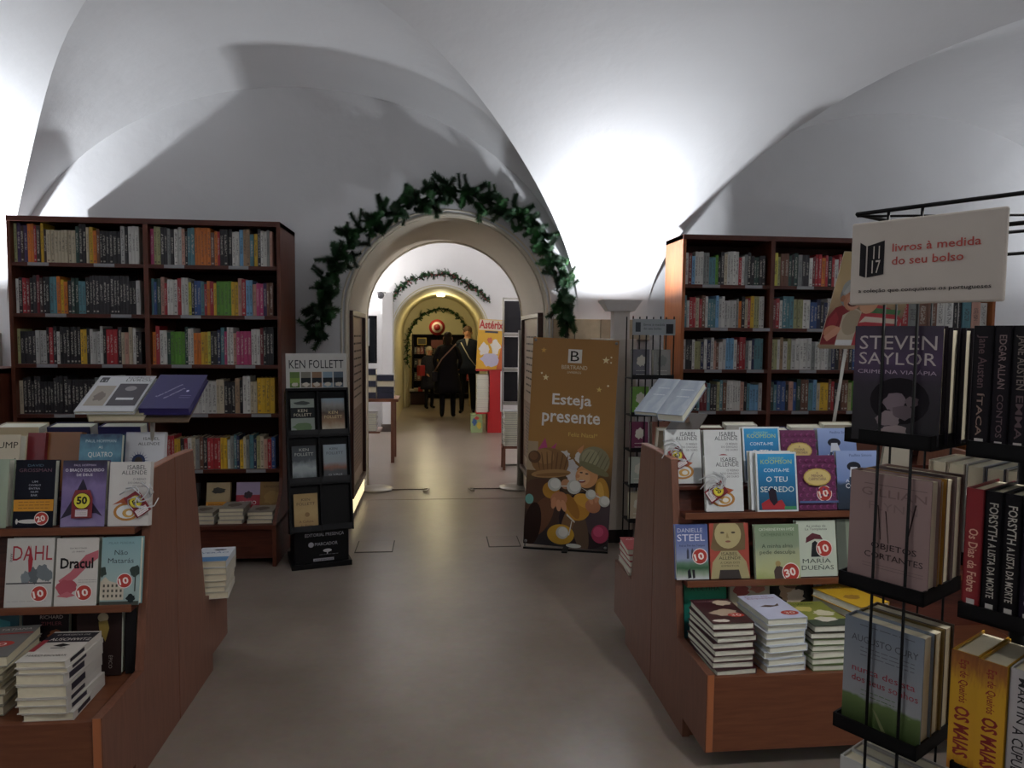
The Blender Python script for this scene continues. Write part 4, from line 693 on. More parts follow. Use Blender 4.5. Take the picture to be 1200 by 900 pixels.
# ---- black cardboard display by the arch
def floor_display():
    t = thing('cardboard_display', 'black cardboard book display stand left of the arch', 'display stand', (-.80, 4.98, 0), .28)
    K = mat('#0c0c0f', .5); w = .175
    MB().box(-w-.02, -.18, 0, w+.02, .16, .035, K).build('foot', t, .002); MB().box(-w, -.16, .035, w, .15, .26, K).build('plinth_box', t, .002)
    yb, zb0, yt, zt = -.20, .25, .02, 1.17; lean = math.atan2(yt-yb, zt-zb0)
    X = Matrix.Translation((0, yb, zb0)) @ Matrix.Rotation(-lean, 4, 'X'); H = math.hypot(yt-yb, zt-zb0); W2 = .205
    MB().box(-W2, .05, 0, W2, .12, H, K, X=X).build('back_board', t)
    for x in (-W2, -.006, W2-.012): MB().box(x, 0, 0, x+.012, .12, H, K, X=X).build('divider', t)
    for k in range(4): MB().box(-W2, -.004, H*k/3-.006+(.012 if k == 0 else 0), W2, .06, H*k/3+.012, K, X=X).build('shelf', t)
    for r in range(3):
        for x0, x1 in ((-W2+.012, -.006), (.006, W2-.012)): MB().box(x0, -.002, H*r/3+.01, x1, .002, H*r/3+.045, mat('#141418', .35), X=X).build('shelf_lip', t)
    XB = Matrix.Translation((0, .03, 1.165)) @ Matrix.Rotation(-.1, 4, 'X'); MB().box(-.20, 0, 0, .20, .012, .25, mat('#c6c6c0', .5), X=XB).build('header_board', t)
    q = MB(); it = [('T', 'KEN FOLLETT', .5, .6, .9, '#22222a', .14)]
    for k, c in enumerate(('#5f7a3a', '#7d7a6c', '#8a6a4e', '#7f97a6', '#4a5a66')): it += [('R', .06+.18*k, .08, .22+.18*k, .5, c), ('R', .06+.18*k, .2, .22+.18*k, .34, '#22262a' if k else '#7a9a3c'), ('B', .14+.18*k, .16, .06, .06, '#c9c4b4')]
    prt(q, it, .40, .25, X=XB); q.build('header_print', t)
    q = MB(); prt(q, [('T', 'EDITORIAL PRESENÇA', .55, .78, .72, '#a9a9b0', .06), ('T', 'MARCADOR', .58, .5, .42, '#a9a9b0', .06), ('C', .3, .54, .05, '#a9a9b0'), ('E', .6, .34, .08, .05, '#c9c9cc'), ('R', .59, .24, .61, .34, '#c9c9cc'), ('L', .45, .8, .22, .2, 1, '#a9a9b0'), ('R', .34, .04, .72, .12, '#a9a9b0'), ('T', 'www.presenca.pt', .53, .055, .34, '#22222a', .03)], .35, .225, y=-.1612, X=Matrix.Translation((0, 0, .035))); q.build('logo_print', t)
    th = [('white mist novel with green lawn in the top left pocket', [('R', 0, 0, 1, 1, '#8f9a90'), ('R', 0, .45, 1, .75, '#252a2c'), ('T', 'KEN', .5, .62, .4, '#c9c4ae', .13), ('T', 'FOLLETT', .5, .5, .75, '#c9c4ae', .13), ('B', .5, .2, .4, .15, '#5f7a52'), ('B', .5, .88, .35, .06, '#3a4240')], 0, 2),
          ('brown mountain novel in the top right pocket', [('R', 0, 0, 1, 1, ramp_mat('mountain_print', [(0, '#c9c0a8'), (.35, '#8a6a4a'), (.6, '#4a3a2e'), (.8, '#8b8a86'), (1, '#7f97a6')], noise=.3)), ('T', 'KEN', .5, .55, .4, '#d0b884', .12), ('T', 'FOLLETT', .5, .42, .78, '#d0b884', .13)], 1, 2),
          ('grey sea novel with dark sky in the middle left pocket', [('R', 0, 0, 1, 1, ramp_mat('grey_sea_print', [(0, '#2c3438'), (.25, '#8f9a9c'), (.4, '#9aa4a6'), (.6, '#3c464c'), (1, '#252d34')], noise=.35)), ('T', 'KEN', .5, .85, .4, '#a9b0a8', .12), ('T', 'FOLLETT', .5, .72, .78, '#a9b0a8', .13)], 0, 1),
          ('pale sky novel with red horizon in the middle right pocket', [('R', 0, 0, 1, 1, ramp_mat('pale_sky_print', [(0, '#2a2e34'), (.25, '#33383c'), (.36, '#8a5a44'), (.5, '#8f9aa0'), (1, '#8fa0a8')], noise=.15)), ('T', 'KEN', .45, .85, .34, '#3a3a3c', .1), ('T', 'FOLLETT', .5, .72, .72, '#3a3a3c', .12), ('T', 'O VALE', .5, .12, .6, '#b4b8b8', .08)], 1, 1),
          ('sand coloured novel in the bottom left pocket of black display', [('R', 0, 0, 1, 1, ramp_mat('sand_print', [(0, '#a3824c'), (.5, '#b99c64'), (1, '#a88a52')], noise=.6)), ('T', 'KEN', .5, .8, .36, '#4a3420', .11), ('T', 'FOLLETT', .5, .68, .76, '#4a3420', .12), ('T', 'A Coluna', .5, .2, .6, '#5c2c20', .1), ('T', 'de Fogo', .5, .08, .5, '#5c2c20', .1), ('C', .55, .42, .1, '#8a6a3c')], 0, 0)]
    M0 = Matrix.Translation((-.80, 4.98, 0)) @ Matrix.Rotation(.28, 4, 'Z')
    for lb, it, c, r in th:
        book(lb, .152, .235, .03, '#33302c', it, M0 @ X @ Matrix.Translation((-.1+.2*c, .008, H*r/3+.02)), 'novels in the black cardboard display')
floor_display()
# ---- framed notices on the reveals of the arch, light niche
def frame_panel(lab, x, y0, y1, z0, z1, s):
    t = thing('framed_notice', lab, 'framed notice', (x, (y0+y1)/2, z0)); h = (y1-y0)/2; H = z1-z0
    m = MB(); FR = mat('#3f2018', .35)
    for a in ((-h, 0, h, .04), (-h, H-.04, h, H), (-h, .04, -h+.045, H-.04), (h-.045, .04, h, H-.04)): m.box(min(0, s*.05), a[0], a[1], max(0, s*.05), a[2], a[3], FR)
    m.build('frame', t, .003); MB().box(min(0, s*.02), -h+.04, .035, max(0, s*.02), h-.04, H-.035, mat('#a08a74', .3)).build('notice_sheet', t)
    q = MB(); X = Matrix.Translation((s*.021, 0, 0)) @ Matrix.Rotation(s*PI/2, 4, 'Z'); prt(q, [('L', .2, .85, .86, .52, 9, '#2c2420'), ('R', .1, .1, .9, .46, '#8c745e'), ('L', .2, .8, .42, .14, 14, '#4a3a30')], 2*h, H, X=X); q.build('notice_print', t)
frame_panel('tall brown framed notice on the left reveal of the arch', -.712, 5.86, 6.9, .22, 1.735, 1)
frame_panel('tall brown framed notice on the right reveal of the arch', .882, 6.0, 7.2, .22, 1.74, -1)
t = thing('floor_light', 'glowing yellowish light niche low on the left arch reveal', 'lamp', (-.70, 6.5, .0))
MB().box(-.008, -.55, .03, .004, .55, .20, mat('#5a4a3a')).build('niche_frame', t); MB().box(.004, -.5, .05, .008, .5, .18, mat('#e8d7a8', .5, emit=1.0)).build('light_panel', t)
# ---- rope posts
for x, y, hgt, sg_, lb in ((.80, 7.25, 1.6, -1, 'grey metal post on round base at the right of the arch'), (-.60, 7.25, 0, 1, 'flat round metal base without post at the left of the arch')):
    t = thing('barrier_post', lb, 'barrier post', (x, y, 0)); MB().lathe([(.17, 0), (.17, .012), (.15, .022), (.04, .03)], mat('#a19c94', .3, metal=.5), 24).build('base', t)
    if hgt: MB().tube([(.045, 0, .02), (.045, 0, hgt)], .034, mat('#8f8c84', .3, metal=.5), 14).build('pole', t)
    a, b = sg_*.16, sg_*(.48 if sg_ > 0 else .44)
    MB().tube([(a, -.05, .006), ((a+b)/2, -.04, .006), (b, -.05, .006)], .005, mat('#4a3a34', .5), 6).build('cord', t)
    MB().tube([(b, -.05, .01), (b+.03*sg_, -.08, .02), (b+.045*sg_, -.13, .03), (b+.02*sg_, -.17, .015), (b-.01*sg_, -.15, .01)], .009, mat('#b4aa98', .3, metal=.6), 6).build('hook', t)
# ---- narrow wire rack between banner and right bookcase
t = thing('wire_rack', 'narrow black wire rack between the pale column and right bookcase', 'rack', (1.49, 4.95, 0)); m = MB()
for x in (-.145, -.05, .05, .145):
    for y in (-.05, .12): m.tube([(x, y, .02), (x, y, 1.69)], .005, BLACK, 5)
m.build('wire_frame', t)
for k, z in enumerate((.25, .5, .75, 1.0, 1.26)):
    m = MB(); m.box(-.15, -.055, z-.006, .15, .125, z, BLACK); m.box(-.15, -.06, z-.006, .15, -.055, z+.025, BLACK); m.build('wire_shelf', t)
MB().box(-.15, -.066, 1.56, .15, -.056, 1.67, mat('#9aa2a6', .4)).build('header_sign', t)
q = MB(); prt(q, [('R', .06, .2, .18, .8, '#2c343c'), ('T', 'livros à medida', .5, .58, .5, '#2c343c', .055), ('T', 'do seu bolso', .46, .34, .42, '#2c343c', .055), ('R', .78, .1, .95, .7, '#2c2c30')], .3, .11, X=Matrix.Translation((0, -.066, 1.56))); q.build('sign_print', t)
ws = [[('#5a5a62', 'grey portrait', 0), ('#8f8f8a', 'pale grey', 0)], [('#5f8f2c', 'bright green', 0), ('#4a5a5c', 'slate', 0)], [('#6a2448', 'dark magenta', 0), ('#8a5a4c', 'brick', 0)], [('#a9b0a4', 'pale green', 0), ('#3c3c44', 'charcoal', 0)], [('#b4a890', 'sand', 0), ('#41403c', 'dark olive', 0)]]
for k, z in enumerate((1.26, 1.0, .75, .5, .25)):
    for j, (c, n_, _) in enumerate(ws[k]):
        book(f"{n_} pocket book in the narrow wire rack, {['top', 'second', 'third', 'fourth', 'lowest'][k]} tier", .12, .2, .06, c, [('B', .5, .6, .3, .2, '#c9c6b8' if j == 0 else '#777a78'), ('L', .2, .8, .25, .12, 2, '#e0ddd4')], MW(1.49+(-.075 if j == 0 else .075), 4.92, z+.001, .06), 'pocket books in the narrow wire rack')
# ---- stacks on the ledge of the left bookcase
gl = 'flat stacks on the left bookcase ledge'; gl2 = 'books leaning on the left bookcase ledge'
for i, (x, cols, w) in enumerate(((-1.545, 3, .155), (-1.36, 4, .16), (-1.17, 3, .165))):
    stack([('#a9a498', .026)]*(cols-1)+[('#8f887c', .026)], x, 5.0, .282, w, .2, f"cream paged paperback, {['left', 'middle', 'right'][i]} flat stack on the left bookcase ledge", gl, [('B', .5, .5, .3, .25, '#6a5c50')], rs=40+i)
for i, (x, c, lb, it) in enumerate(((-1.72, '#2c2a26', 'dark leaning', [('B', .5, .6, .3, .2, '#7a766c')]), (-1.51, '#a8946c', 'tan leaning', [('R', 0, 0, 1, .4, '#cc8a24'), ('B', .5, .75, .3, .1, '#3a3630'), ('T', 'MEMÓRIAS', .5, .28, .8, '#6a3a14', .1)]), (-1.31, '#a32c3c', 'red leaning', [('R', 0, .6, 1, 1, '#a898b4'), ('B', .5, .6, .2, .12, '#3a2c34'), ('T', 'YUKIO', .5, .3, .7, '#e0d0d0', .16)]), (-1.15, '#8c6a34', 'golden brown leaning', [('T', 'SÂNDOR', .5, .82, .7, '#5c3c1c', .12), ('B', .5, .5, .35, .2, '#9c7a40')]))):
    book(f"{lb} novel behind the flat stacks of the left bookcase ledge", .16, .22, .03, c, it, MW(x, 5.13+.002*i, .29 if i else .29, .2), gl2)
# more lying books inside the right bookcase and its ledge are hidden behind the island
# ---- hanging garment at far left
m = MB(); rn = random.Random(4)
for k in range(9): m.tube([(-2.905-.02*(k % 3), 4.86-.015*k, 1.72-.02*k), (-2.89-.025*(k % 4), 4.85-.012*k, 1.45), (-2.90+.03*math.sin(k), 4.86-.01*k, 1.15+.03*(k % 3))], [.03, .045, .02], mat(['#3c1a1e', '#2a2226', '#54262a'][k % 3], .8), 7)
tag(m.build('hanging_bag'), 'dark red and black cloth bag hanging at the left photo edge', 'bag')
# ---- pocket book spinner, front right
E_ = Vector((.522, -.853, 0)); G_ = Vector((.853, .522, 0)); P0 = Vector((.64, 1.058, 0))
XR_ = Matrix((E_, G_, Vector((0, 0, 1)))).transposed().to_4x4(); XR_.translation = P0
def spinner():
    t = thing('spinner_rack', 'tall black wire spinner rack of pocket books at the front right', 'rack', mw=XR_)
    BW = mat('#070709', .5)
    def wire(nm, ps, r=.0022): m = MB(); m.tube([Vector(p) for p in ps], r, BW, 6); return m.build(nm, t)
    for s in (.047, .094, .215, .265): wire('upright_wire', [(s, -.008 if s < .1 else .118, .2), (s, -.008 if s < .1 else .118, 1.735)], .0024)
    for s in (.0, .13, .26, .36): wire('upright_wire', [(s, .37, .2), (s, .37, 1.735)], .0024)
    for g in (.12, .25): wire('upright_wire', [(.005, g, .2), (.005, g, 1.735)], .002); wire('upright_wire', [(.36, g, .2), (.36, g, 1.735)], .002)
    wire('centre_post', [(.18, .18, .0), (.18, .18, 1.76)], .012)
    for z in (1.738, 1.70): wire('top_ring', [(.0, -.008, z), (.36, -.008, z), (.36, .37, z), (.0, .37, z), (.0, -.008, z)], .0032)
    wire('top_brace', [(.0, -.008, 1.735), (.36, .37, 1.735)], .002)
    for z in (1.395, 1.17, .94, .71, .48):
        for (a0, a1, g0, g1) in ((-.004, .122, -.012, .115), (.165, .41, -.008, .115), (-.004, .37, .25, .38)):
            m = MB(); m.box(a0, g0, z-.004, a1, g1, z, BW)
            for (b0, c0, b1, c1) in ((a0, g0, a1, g0+.003), (a0, g0, a0+.003, g1), (a1-.003, g0, a1, g1), (a0, g1-.003, a1, g1)): m.box(b0, c0, z-.004, b1, c1, z+.018, BW)
            m.build('pocket_tray', t)
    MB().lathe([(.26, 0), (.26, .02), (.05, .05)], BW, 24, c=(.18, .18, 0)).build('base', t)
    sg = MB(); sg.box(0.0, -.022, 1.60, .205, -.014, 1.722, mat('#aba39a', .55)); s_ = sg.build('header_sign', t, .003)
    q = MB(); it = [('P', [(.07, .36), (.07, .76), (.115, .71), (.115, .33)], '#141216'), ('P', [(.125, .33), (.125, .71), (.245, .76), (.245, .36)], '#141216'), ('T', '11', .19, .55, .045, '#b4aca2', .09), ('T', '17', .19, .38, .06, '#b4aca2', .09), ('T', 'livros à medida', .58, .62, .56, '#a03a34', .055, 0, .01), ('T', 'do seu bolso', .53, .465, .46, '#a03a34', .055, 0, .01), ('T', 'a coleção que conquistou os portugueses', .5, .15, .86, '#232026', .026, 0, .01)]
    prt(q, it, .205, .122, y=-.0225, X=Matrix.Translation((.1025, 0, 1.60)), step=.0001); q.build('sign_print', s_)
spinner()
GS = 'pocket books in the spinner rack'
def sp(label, s, g, z, w, h, t, c, it, rz=0, pages='r', edge=PAGE, base=None):
    return book(label, w, h, t, c, it, XR_ @ Matrix.Translation((s, g, z)) @ Matrix.Rotation(rz, 4, 'Z'), GS, pages=pages, edge=edge, base=base)
rome = [('R', 0, 0, 1, 1, ramp_mat('dark_purple_print', [(0, '#0d0a10'), (.5, '#1c1420'), (.7, '#3a2446'), (1, '#1f1228')], noise=.2)), ('T', 'STEVEN', .5, .80, .88, '#a9a09c', .17, 0, 0), ('T', 'SAYLOR', .5, .67, .88, '#a9a09c', .15, 0, 0), ('T', 'CRIME NA VIA ÁPIA', .5, .59, .9, '#a090a0', .06, 0, 0), ('E', .55, .36, .34, .2, '#120d14'), ('B', .5, .34, .14, .09, '#6a5c64'), ('B', .42, .2, .14, .07, '#7a6c70'), ('B', .6, .26, .14, .06, '#54484e'), ('B', .5, .1, .18, .05, '#8a7c7c'), ('B', .7, .36, .08, .05, '#5c4f55')]
sp('dark purple pocket book with white capital title, top tier of spinner', .066, -.004, 1.397, .118, .172, .026, '#1c1420', rome, rz=.16)
for k in range(2): sp(f"pale page block of the {['second', 'third'][k]} pocket book behind the purple one", .068+.004*k, .028+.036*k, 1.397, .116, .17, .034, '#24202a', None, rz=.06)
obj_ = [('R', 0, 0, 1, 1, '#8a7370'), ('R', .18, .9, .95, .905, '#5c4a48'), ('T', 'GILLIAN', .55, .8, .8, '#6e5856', .1), ('T', 'FLYNN', .55, .68, .6, '#7a6462', .1), ('P', [(.36, .72), (.375, .72), (.42, .42), (.41, .42)], '#2c1c1c'), ('P', [(.46, .68), (.475, .68), (.52, .4), (.51, .4)], '#2c1c1c'), ('P', [(.82, .78), (.84, .78), (.74, .42), (.725, .42)], '#2c1c1c'), ('T', 'OBJETOS', .58, .34, .56, '#231a1c', .075), ('T', 'CORTANTES', .58, .25, .72, '#231a1c', .075), ('R', .2, .19, .95, .193, '#5c4a48'), ('R', .2, .165, .95, .168, '#5c4a48'), ('T', '11', .5, .03, .06, '#1c1418', .05)]
sp('mauve pocket book with three black slashes, middle tier of spinner', .0625, .0, 1.175, .118, .172, .03, '#8a7370', obj_)
sp('yellow edged pocket book behind the mauve one in the spinner', .0625, .031, 1.175, .118, .17, .018, '#b98a34', None)
for k in range(2): sp(f"{['grey mauve', 'brownish mauve'][k]} pocket book at the back of the middle spinner pocket", .0625, .05+.032*k, 1.175, .118, .17, .03, ['#6e5c5c', '#5e4a48'][k], None)
cury = [('R', 0, 0, 1, 1, ramp_mat('meadow_print', [(0, '#2c3a1c'), (.14, '#3f5228'), (.28, '#55683a'), (.31, '#8a8c90'), (1, '#6e7884')], noise=.12)), ('L', .2, .9, .95, .93, 1, '#4a4a50'), ('T', 'AUGUSTO CURY', .52, .8, .84, '#3a3c44', .085), ('L', .22, .9, .75, .68, 3, '#55565c'), ('T', 'nunca desista', .52, .52, .8, '#8c2434', .085), ('T', 'dos seus sonhos', .54, .43, .84, '#8c2434', .085), ('L', .25, .7, .36, .32, 2, '#4a6a3a'), ('P', [(.4, .24), (.46, .2), (.62, .02), (.55, .03)], '#6a6e4a')]
sp('grey blue pocket book with green meadow and red title, lower spinner tier', .0625, .0, .944, .118, .172, .034, '#6e7884', cury)
for k in range(2): sp(f"cream paged pocket book {['just behind', 'farthest behind'][k]} the meadow cover in the spinner", .0625, .036+.034*k, .944, .118, .17, .032, ['#7a6434', '#4a3c34'][k], None)
for k in range(3): sp(f"white topped pocket book in the bottom spinner pocket, {['front', 'middle', 'rear'][k]} one", .0625, .002+.034*k, .714, .118, .172, .032, ['#b4b4b0', '#a9a39a', '#8f8a84'][k], None)
def spine_book(label, s0, s1, z, h, c, it, g=.0, base=None, d=.11, tilt=0):
    """spine outward: spine face on the front plane of the rack"""
    w = s1-s0; cm = base or mat(c, .4); m = MB(); b = .002
    m.box(-w/2, 0, 0, w/2, b, h, cm); m.box(-w/2, 0, 0, -w/2+b, d, h, cm); m.box(w/2-b, 0, 0, w/2, d, h, cm)
    o = m.build('book'); o.matrix_world = XR_ @ Matrix.Translation(((s0+s1)/2, g, z)); tag(o, label, 'book', GS)
    MB().box(-w/2+b, b, .003, w/2-b, d-.003, h-.004, PAGE).build('page_block', o)
    q = MB(); prt(q, it, w, h); q.build('spine_print', o)
def SPT(t, z, L, c, cap=.55, cx=.5, w=.02, h=.17, bold=.012):  # text reading down a spine; L in fraction of height
    return ('T', t, cx-cap/2, z, L*h/w, c, cap, -PI/2, bold)
def sq(c='#b9b4ae', cx=.5, w=.022, h=.17): return ('R', cx-.22, .05, cx+.22, .05+.44*w/h, c)
top = [('Jane Austen', '#120f14', '#4a3438', .024, 'ÍTACA'), ('EDGAR ALLAN', '#141016', '#6e5c5c', .020, 'CONTOS'), ('JANE AUSTEN', '#120f14', '#6a605a', .022, 'EMMA'), ('JANE AUSTEN', '#16121a', '#5c5250', .026, 'PERSUASÃO'), ('JANE AUSTEN', '#14101a', '#5c5250', .026, 'ORGULHO')]
s = .165
for i, (a, c, tc, w_, b_) in enumerate(top):
    spine_book(f"near black pocket book spine, {ordn(i+1)} from left on the top spinner shelf", s, s+w_, 1.397, .172, c, [SPT(a, .72, .42, tc, .42, w=w_), SPT(b_, .3, .34, '#7a6458' if i == 0 else '#4f3c40', .36, w=w_), sq(w=w_)], base=None); s += w_+.0012
mid = [('Os Dias da Febre', '#7c1c22', '#c9a08a', .0225, ''), ('FORSYTH', '#100e12', '#a9a49a', .021, 'A LISTA DA MORTE'), ('FORSYTH', '#100e12', '#a9a49a', .021, 'A LISTA DA MORTE'), ('a filha', '#181220', '#6e6470', .019, 'O SEGREDO'), ('', '#b07c1c', '#5c3c14', .012, ''), ('', '#17141a', '#8a8478', .034, '')]
s = .166; lbm = ['wine red', 'black with white capitals, nearer the red', 'black with white capitals, farther from red', 'very dark violet', 'narrow mustard yellow', 'black with swirling lines']
for i, (a, c, tc, w_, b_) in enumerate(mid):
    it = [SPT(a, .76 if b_ else .42, .3 if b_ else .52, tc, .5, w=w_)] if a else []
    if b_: it.append(SPT(b_, .37, .44, tc, .42, w=w_))
    if i < 4: it.append(sq(w=w_))
    if i == 5: it += [('B', .5, .5, .35, .12, '#55504a'), ('B', .5, .3, .3, .1, '#6a645c'), ('B', .5, .75, .3, .08, '#4a4640')]
    spine_book(f"{lbm[i]} pocket book spine on the middle spinner shelf", s, s+w_, 1.175, .172, c, it); s += w_+.0012
gold = lambda n: ramp_mat(n, [(0, '#a3641c'), (.15, '#c08f1c'), (.75, '#bd8f1e'), (.9, '#8f5a24'), (1, '#7c4a24')], noise=.25, nscale=9)
s = .158
for i, (lab, c, w_, a, b_, tc) in enumerate((('first golden yellow pocket book with red title on the lower spinner shelf', 'g', .034, 'Eça de Queirós', 'OS MAIAS', '#7c1c1c'), ('second golden yellow pocket book, beside the white spine, lower spinner shelf', 'g', .034, 'Eça de Queirós', 'OS MAIAS', '#7c1c1c'), ('white pocket book spine with dark capitals at the right photo edge', '#a9a4a4', .03, 'MARTIN', 'A CÚPULA', '#2a282c'), ('grey pocket book spine beyond the right photo edge', '#77757a', .03, '', '', ''))):
    gm = gold('golden_spine_print') if c == 'g' else None; z0 = .944-.008*i*(i < 2)
    it = ([('R', 0, 0, 1, 1, gm)] if gm else [])+([SPT(a, .76, .36, tc, .3, w=w_), SPT(b_, .34, .42, tc, .55, w=w_, bold=.03 if i < 2 else .01)] if a else [])
    spine_book(lab, s, s+w_, .944, .172, '#b98a1e' if gm else c, it, g=-.004*(i == 1)); s += w_+.0015
for i, c in enumerate(('#8f4a34', '#a99a86', '#6e6a66', '#3c3a44', '#8a8078', '#5a4c46')):
    o = bpy.data.objects.new('book', UB); COL.objects.link(o); o.color = (*lin(c), 1); o.matrix_world = XR_ @ Matrix.Translation((.02+.03*i, .375, 1.397)) @ Matrix.Rotation(PI, 4, 'Z') @ Matrix.Diagonal((.028, .11, .165, 1))
    tag(o, f"{['rust', 'beige', 'grey', 'slate', 'stone', 'umber'][i]} pocket book on the far side of the spinner, top shelf", 'book', GS)
for i, c in enumerate(('#c9bfa8', '#a99a86', '#8e8a86', '#4c4a54', '#9a8f86', '#6a5c56')):
    o = bpy.data.objects.new('book', UB); COL.objects.link(o); o.color = (*lin(c), 1); o.matrix_world = XR_ @ Matrix.Translation((.02+.03*i, .375, 1.172)) @ Matrix.Rotation(PI, 4, 'Z') @ Matrix.Diagonal((.028, .11, .165, 1))
    tag(o, f"{['cream', 'beige', 'grey', 'slate', 'stone', 'umber'][i]} pocket book on the far side of the spinner, middle shelf", 'book', GS)

# ---- pendant spots over the near aisle, the left one added for its light
for i, (x_, y_, z_, p_) in enumerate(SPOTS):
    t = thing('pendant_lamp', ['black pendant spotlight above the spinner, out of the photo', 'added black pendant spotlight above the left island, out of the photo'][i], 'lamp', (x_, y_, z_))
    MB().lathe([(.05, .2), (.06, .18), (.075, .03), (.08, .0), (.07, .0), (.065, .03), (.0, .05)], BLACK, 18).build('shade', t); MB().tube([(0, 0, .2), (0, 0, zb(y_)-z_)], .006, BLACK, 6).build('cord', t)
# ---- fir garlands
def tip_mesh(seed, L=.08, nd=17):
    rn = random.Random(seed); mb = MB(); g = mat(['#1f4424', '#2b5a2c', '#17351c'][seed % 3], .7, noise=.3)
    bend = rn.uniform(-.3, .3); P = lambda t: Vector((bend*.3*L*t*t, .1*L*math.sin(t*2), L*t))
    mb.tube([P(0), P(.5), P(1)], .002, mat('#3a2c1c'), 4)
    for i in range(nd):
        t = .03+.97*i/nd; p = P(t)
        for k in range(9):
            a = 2*PI*(k+.5*(i % 2))/9+rn.uniform(-.3, .3); l = .027*(1-.2*t)*rn.uniform(.8, 1.15); d = Vector((math.cos(a), math.sin(a), .45)).normalized()*l
            s = Vector((-math.sin(a), math.cos(a), 0))*.0034
            mb.add([p-s, p+s, p+d], [(0, 1, 2)], g)
    o = mb.build('fir_tip'); me = o.data; bpy.data.objects.remove(o); return me
TIPS = [tip_mesh(k) for k in range(5)]; TIPS2 = [tip_mesh(k+10, .08, 7) for k in range(2)]
def garland(label, pts, Y, n, sc=1, rad=.06, tips=TIPS, seed=1, berries=False, stuff=False, cat='garland'):
    rn = random.Random(seed); t = thing('fir_garland', label, cat, (pts[0][0], Y, pts[0][1])); O = Vector((pts[0][0], Y, pts[0][1]))
    P = [Vector((p[0], Y, p[1])) for p in pts]; seg = [(P[i+1]-P[i]).length for i in range(len(P)-1)]; T = sum(seg)
    def ev(d):
        for i, s in enumerate(seg):
            if d <= s or i == len(seg)-1: return P[i]+(P[i+1]-P[i])*min(1, d/s), (P[i+1]-P[i]).normalized()
            d -= s
    m = MB(); m.tube([ev(T*k/40)[0]-O+Vector((0, 0, .006*math.sin(k*2))) for k in range(41)], .008*sc, mat('#1c2a1a', .8), 6); m.build('wire_core', t)
    allm = MB()
    for k in range(n):
        p, tg = ev(T*(k+rn.random())/n); side = Vector((-tg.z, 0, tg.x)); a = rn.uniform(0, 2*PI)
        d = (side*math.cos(a)*.8+Vector((0, -1, 0))*abs(math.sin(a))*.8+tg*rn.uniform(-1.2, 1.2)).normalized()
        q = Vector((0, 0, 1)).rotation_difference(d); s = sc*rn.uniform(.8, 1.3)
        mx = Matrix.Translation(p-O+side*rn.uniform(-.05, .05)*(1 if rad > .05 else .4)) @ q.to_matrix().to_4x4() @ Matrix.Rotation(rn.uniform(0, 6), 4, 'Z') @ Matrix.Scale(s, 4)
        me = tips[k % len(tips)]
        if stuff: allm.add([tuple(mx @ v.co) for v in me.vertices], [tuple(f.vertices) for f in me.polygons], me.materials[1])
        else:
            o = bpy.data.objects.new('fir_tip', me); COL.objects.link(o); o.parent = t; o.matrix_local = mx
    if stuff: o = allm.build('fir_needles', t); o['kind'] = 'stuff'
    if berries:
        b = MB()
        for k in range(60): p, tg = ev(T*rn.random()); b.ball(p-O+Vector((rn.uniform(-.03, .03), -.05, rn.uniform(-.07, .03))), .010, mat('#8c2430', .3), 6, 4)
        o = b.build('red_berries', t); o['kind'] = 'stuff'
    return t
garland('thick green fir garland arching over the first doorway', [(-.90, 1.50), (-.87, 1.72), (-.83, 1.95), (-.76, 2.12), (-.62, 2.3), (-.46, 2.43), (-.2, 2.55), (.0, 2.63), (.11, 2.67), (.28, 2.62), (.45, 2.56), (.62, 2.47), (.78, 2.36), (.90, 2.2), (.98, 2.0), (1.0, 1.8), (1.03, 1.62)], 5.68, 290, 1.45, .07, seed=5)
garland('thin fir garland with red berries above the second arch', [(-.75, 2.1), (-.62, 2.27), (-.44, 2.42), (-.2, 2.5), (.02, 2.52), (.17, 2.53), (.35, 2.46), (.52, 2.36), (.7, 2.25), (.86, 2.1)], 11.9, 230, 1.0, .05, TIPS2, 7, True, stuff=True)
garland('thin dark fir garland around the third arch', [(-.62, .9), (-.63, 1.2), (-.60, 1.5), (-.5, 1.76), (-.3, 1.98), (.05, 2.10), (.35, 2.03), (.56, 1.8), (.68, 1.5), (.71, 1.2)], 15.42, 200, .9, .04, TIPS2, 9, False, stuff=True)
# ---- second room: left table with stacks
t = thing('side_table', 'small brown table with books in the second room, left side', 'table', (-.80, 8.95, 0))
MB().box(-.22, -.22, .74, .34, .3, .775, WOODX).build('table_top', t, .003)
for x in (-.19, .27):
    for y in (-.18, .26): MB().box(x-.02, y-.02, 0, x+.02, y+.02, .74, WOOD).build('leg', t)
MB().box(-.21, -.2, .36, .12, .28, .38, WOODX).build('lower_shelf', t)
nav = [('#20243c', .055)]
for j, (x, nn, cc) in enumerate(((-.83, 5, 'left'), (-.615, 4, 'right'))):
    z = .776
    for i in range(nn):
        tr = (i+j) % 2 == 0 or i == 0; b = book(f"thick navy hardback with {'spine' if tr else 'pages'} toward the viewer, {ordn(i+1)} up the {cc} pile", .205, .2, .068, '#23273d' if tr else '#8f866e', None, Matrix.Translation((x, 8.92, z)) @ Matrix.Rotation(-PI/2 if tr else 0, 4, 'Z') @ Matrix.Translation((0, -.1, .068)) @ Matrix.Rotation(-PI/2, 4, 'X'), 'hardback piles on the second room table', edge=PAGE, pages='l')
        q = MB(); q.box(-.02+(.0 if j else .02), -.07+.0, -.002, .10, -.0, .0, mat('#1d2138', .4)); z += .0705
for i in range(8): book(f"white magazine, {ordn(i+1)} up the pile under the second room table", .2, .22, .026, ['#b4b2ae', '#c9c6c0', '#a39fa0'][i % 3], None, Matrix.Translation((-.83+.004*(i % 3), 8.8, .381+.027*i+.026)) @ Matrix.Rotation(-PI/2, 4, 'X'), 'magazines under the second room table', cat='magazine')
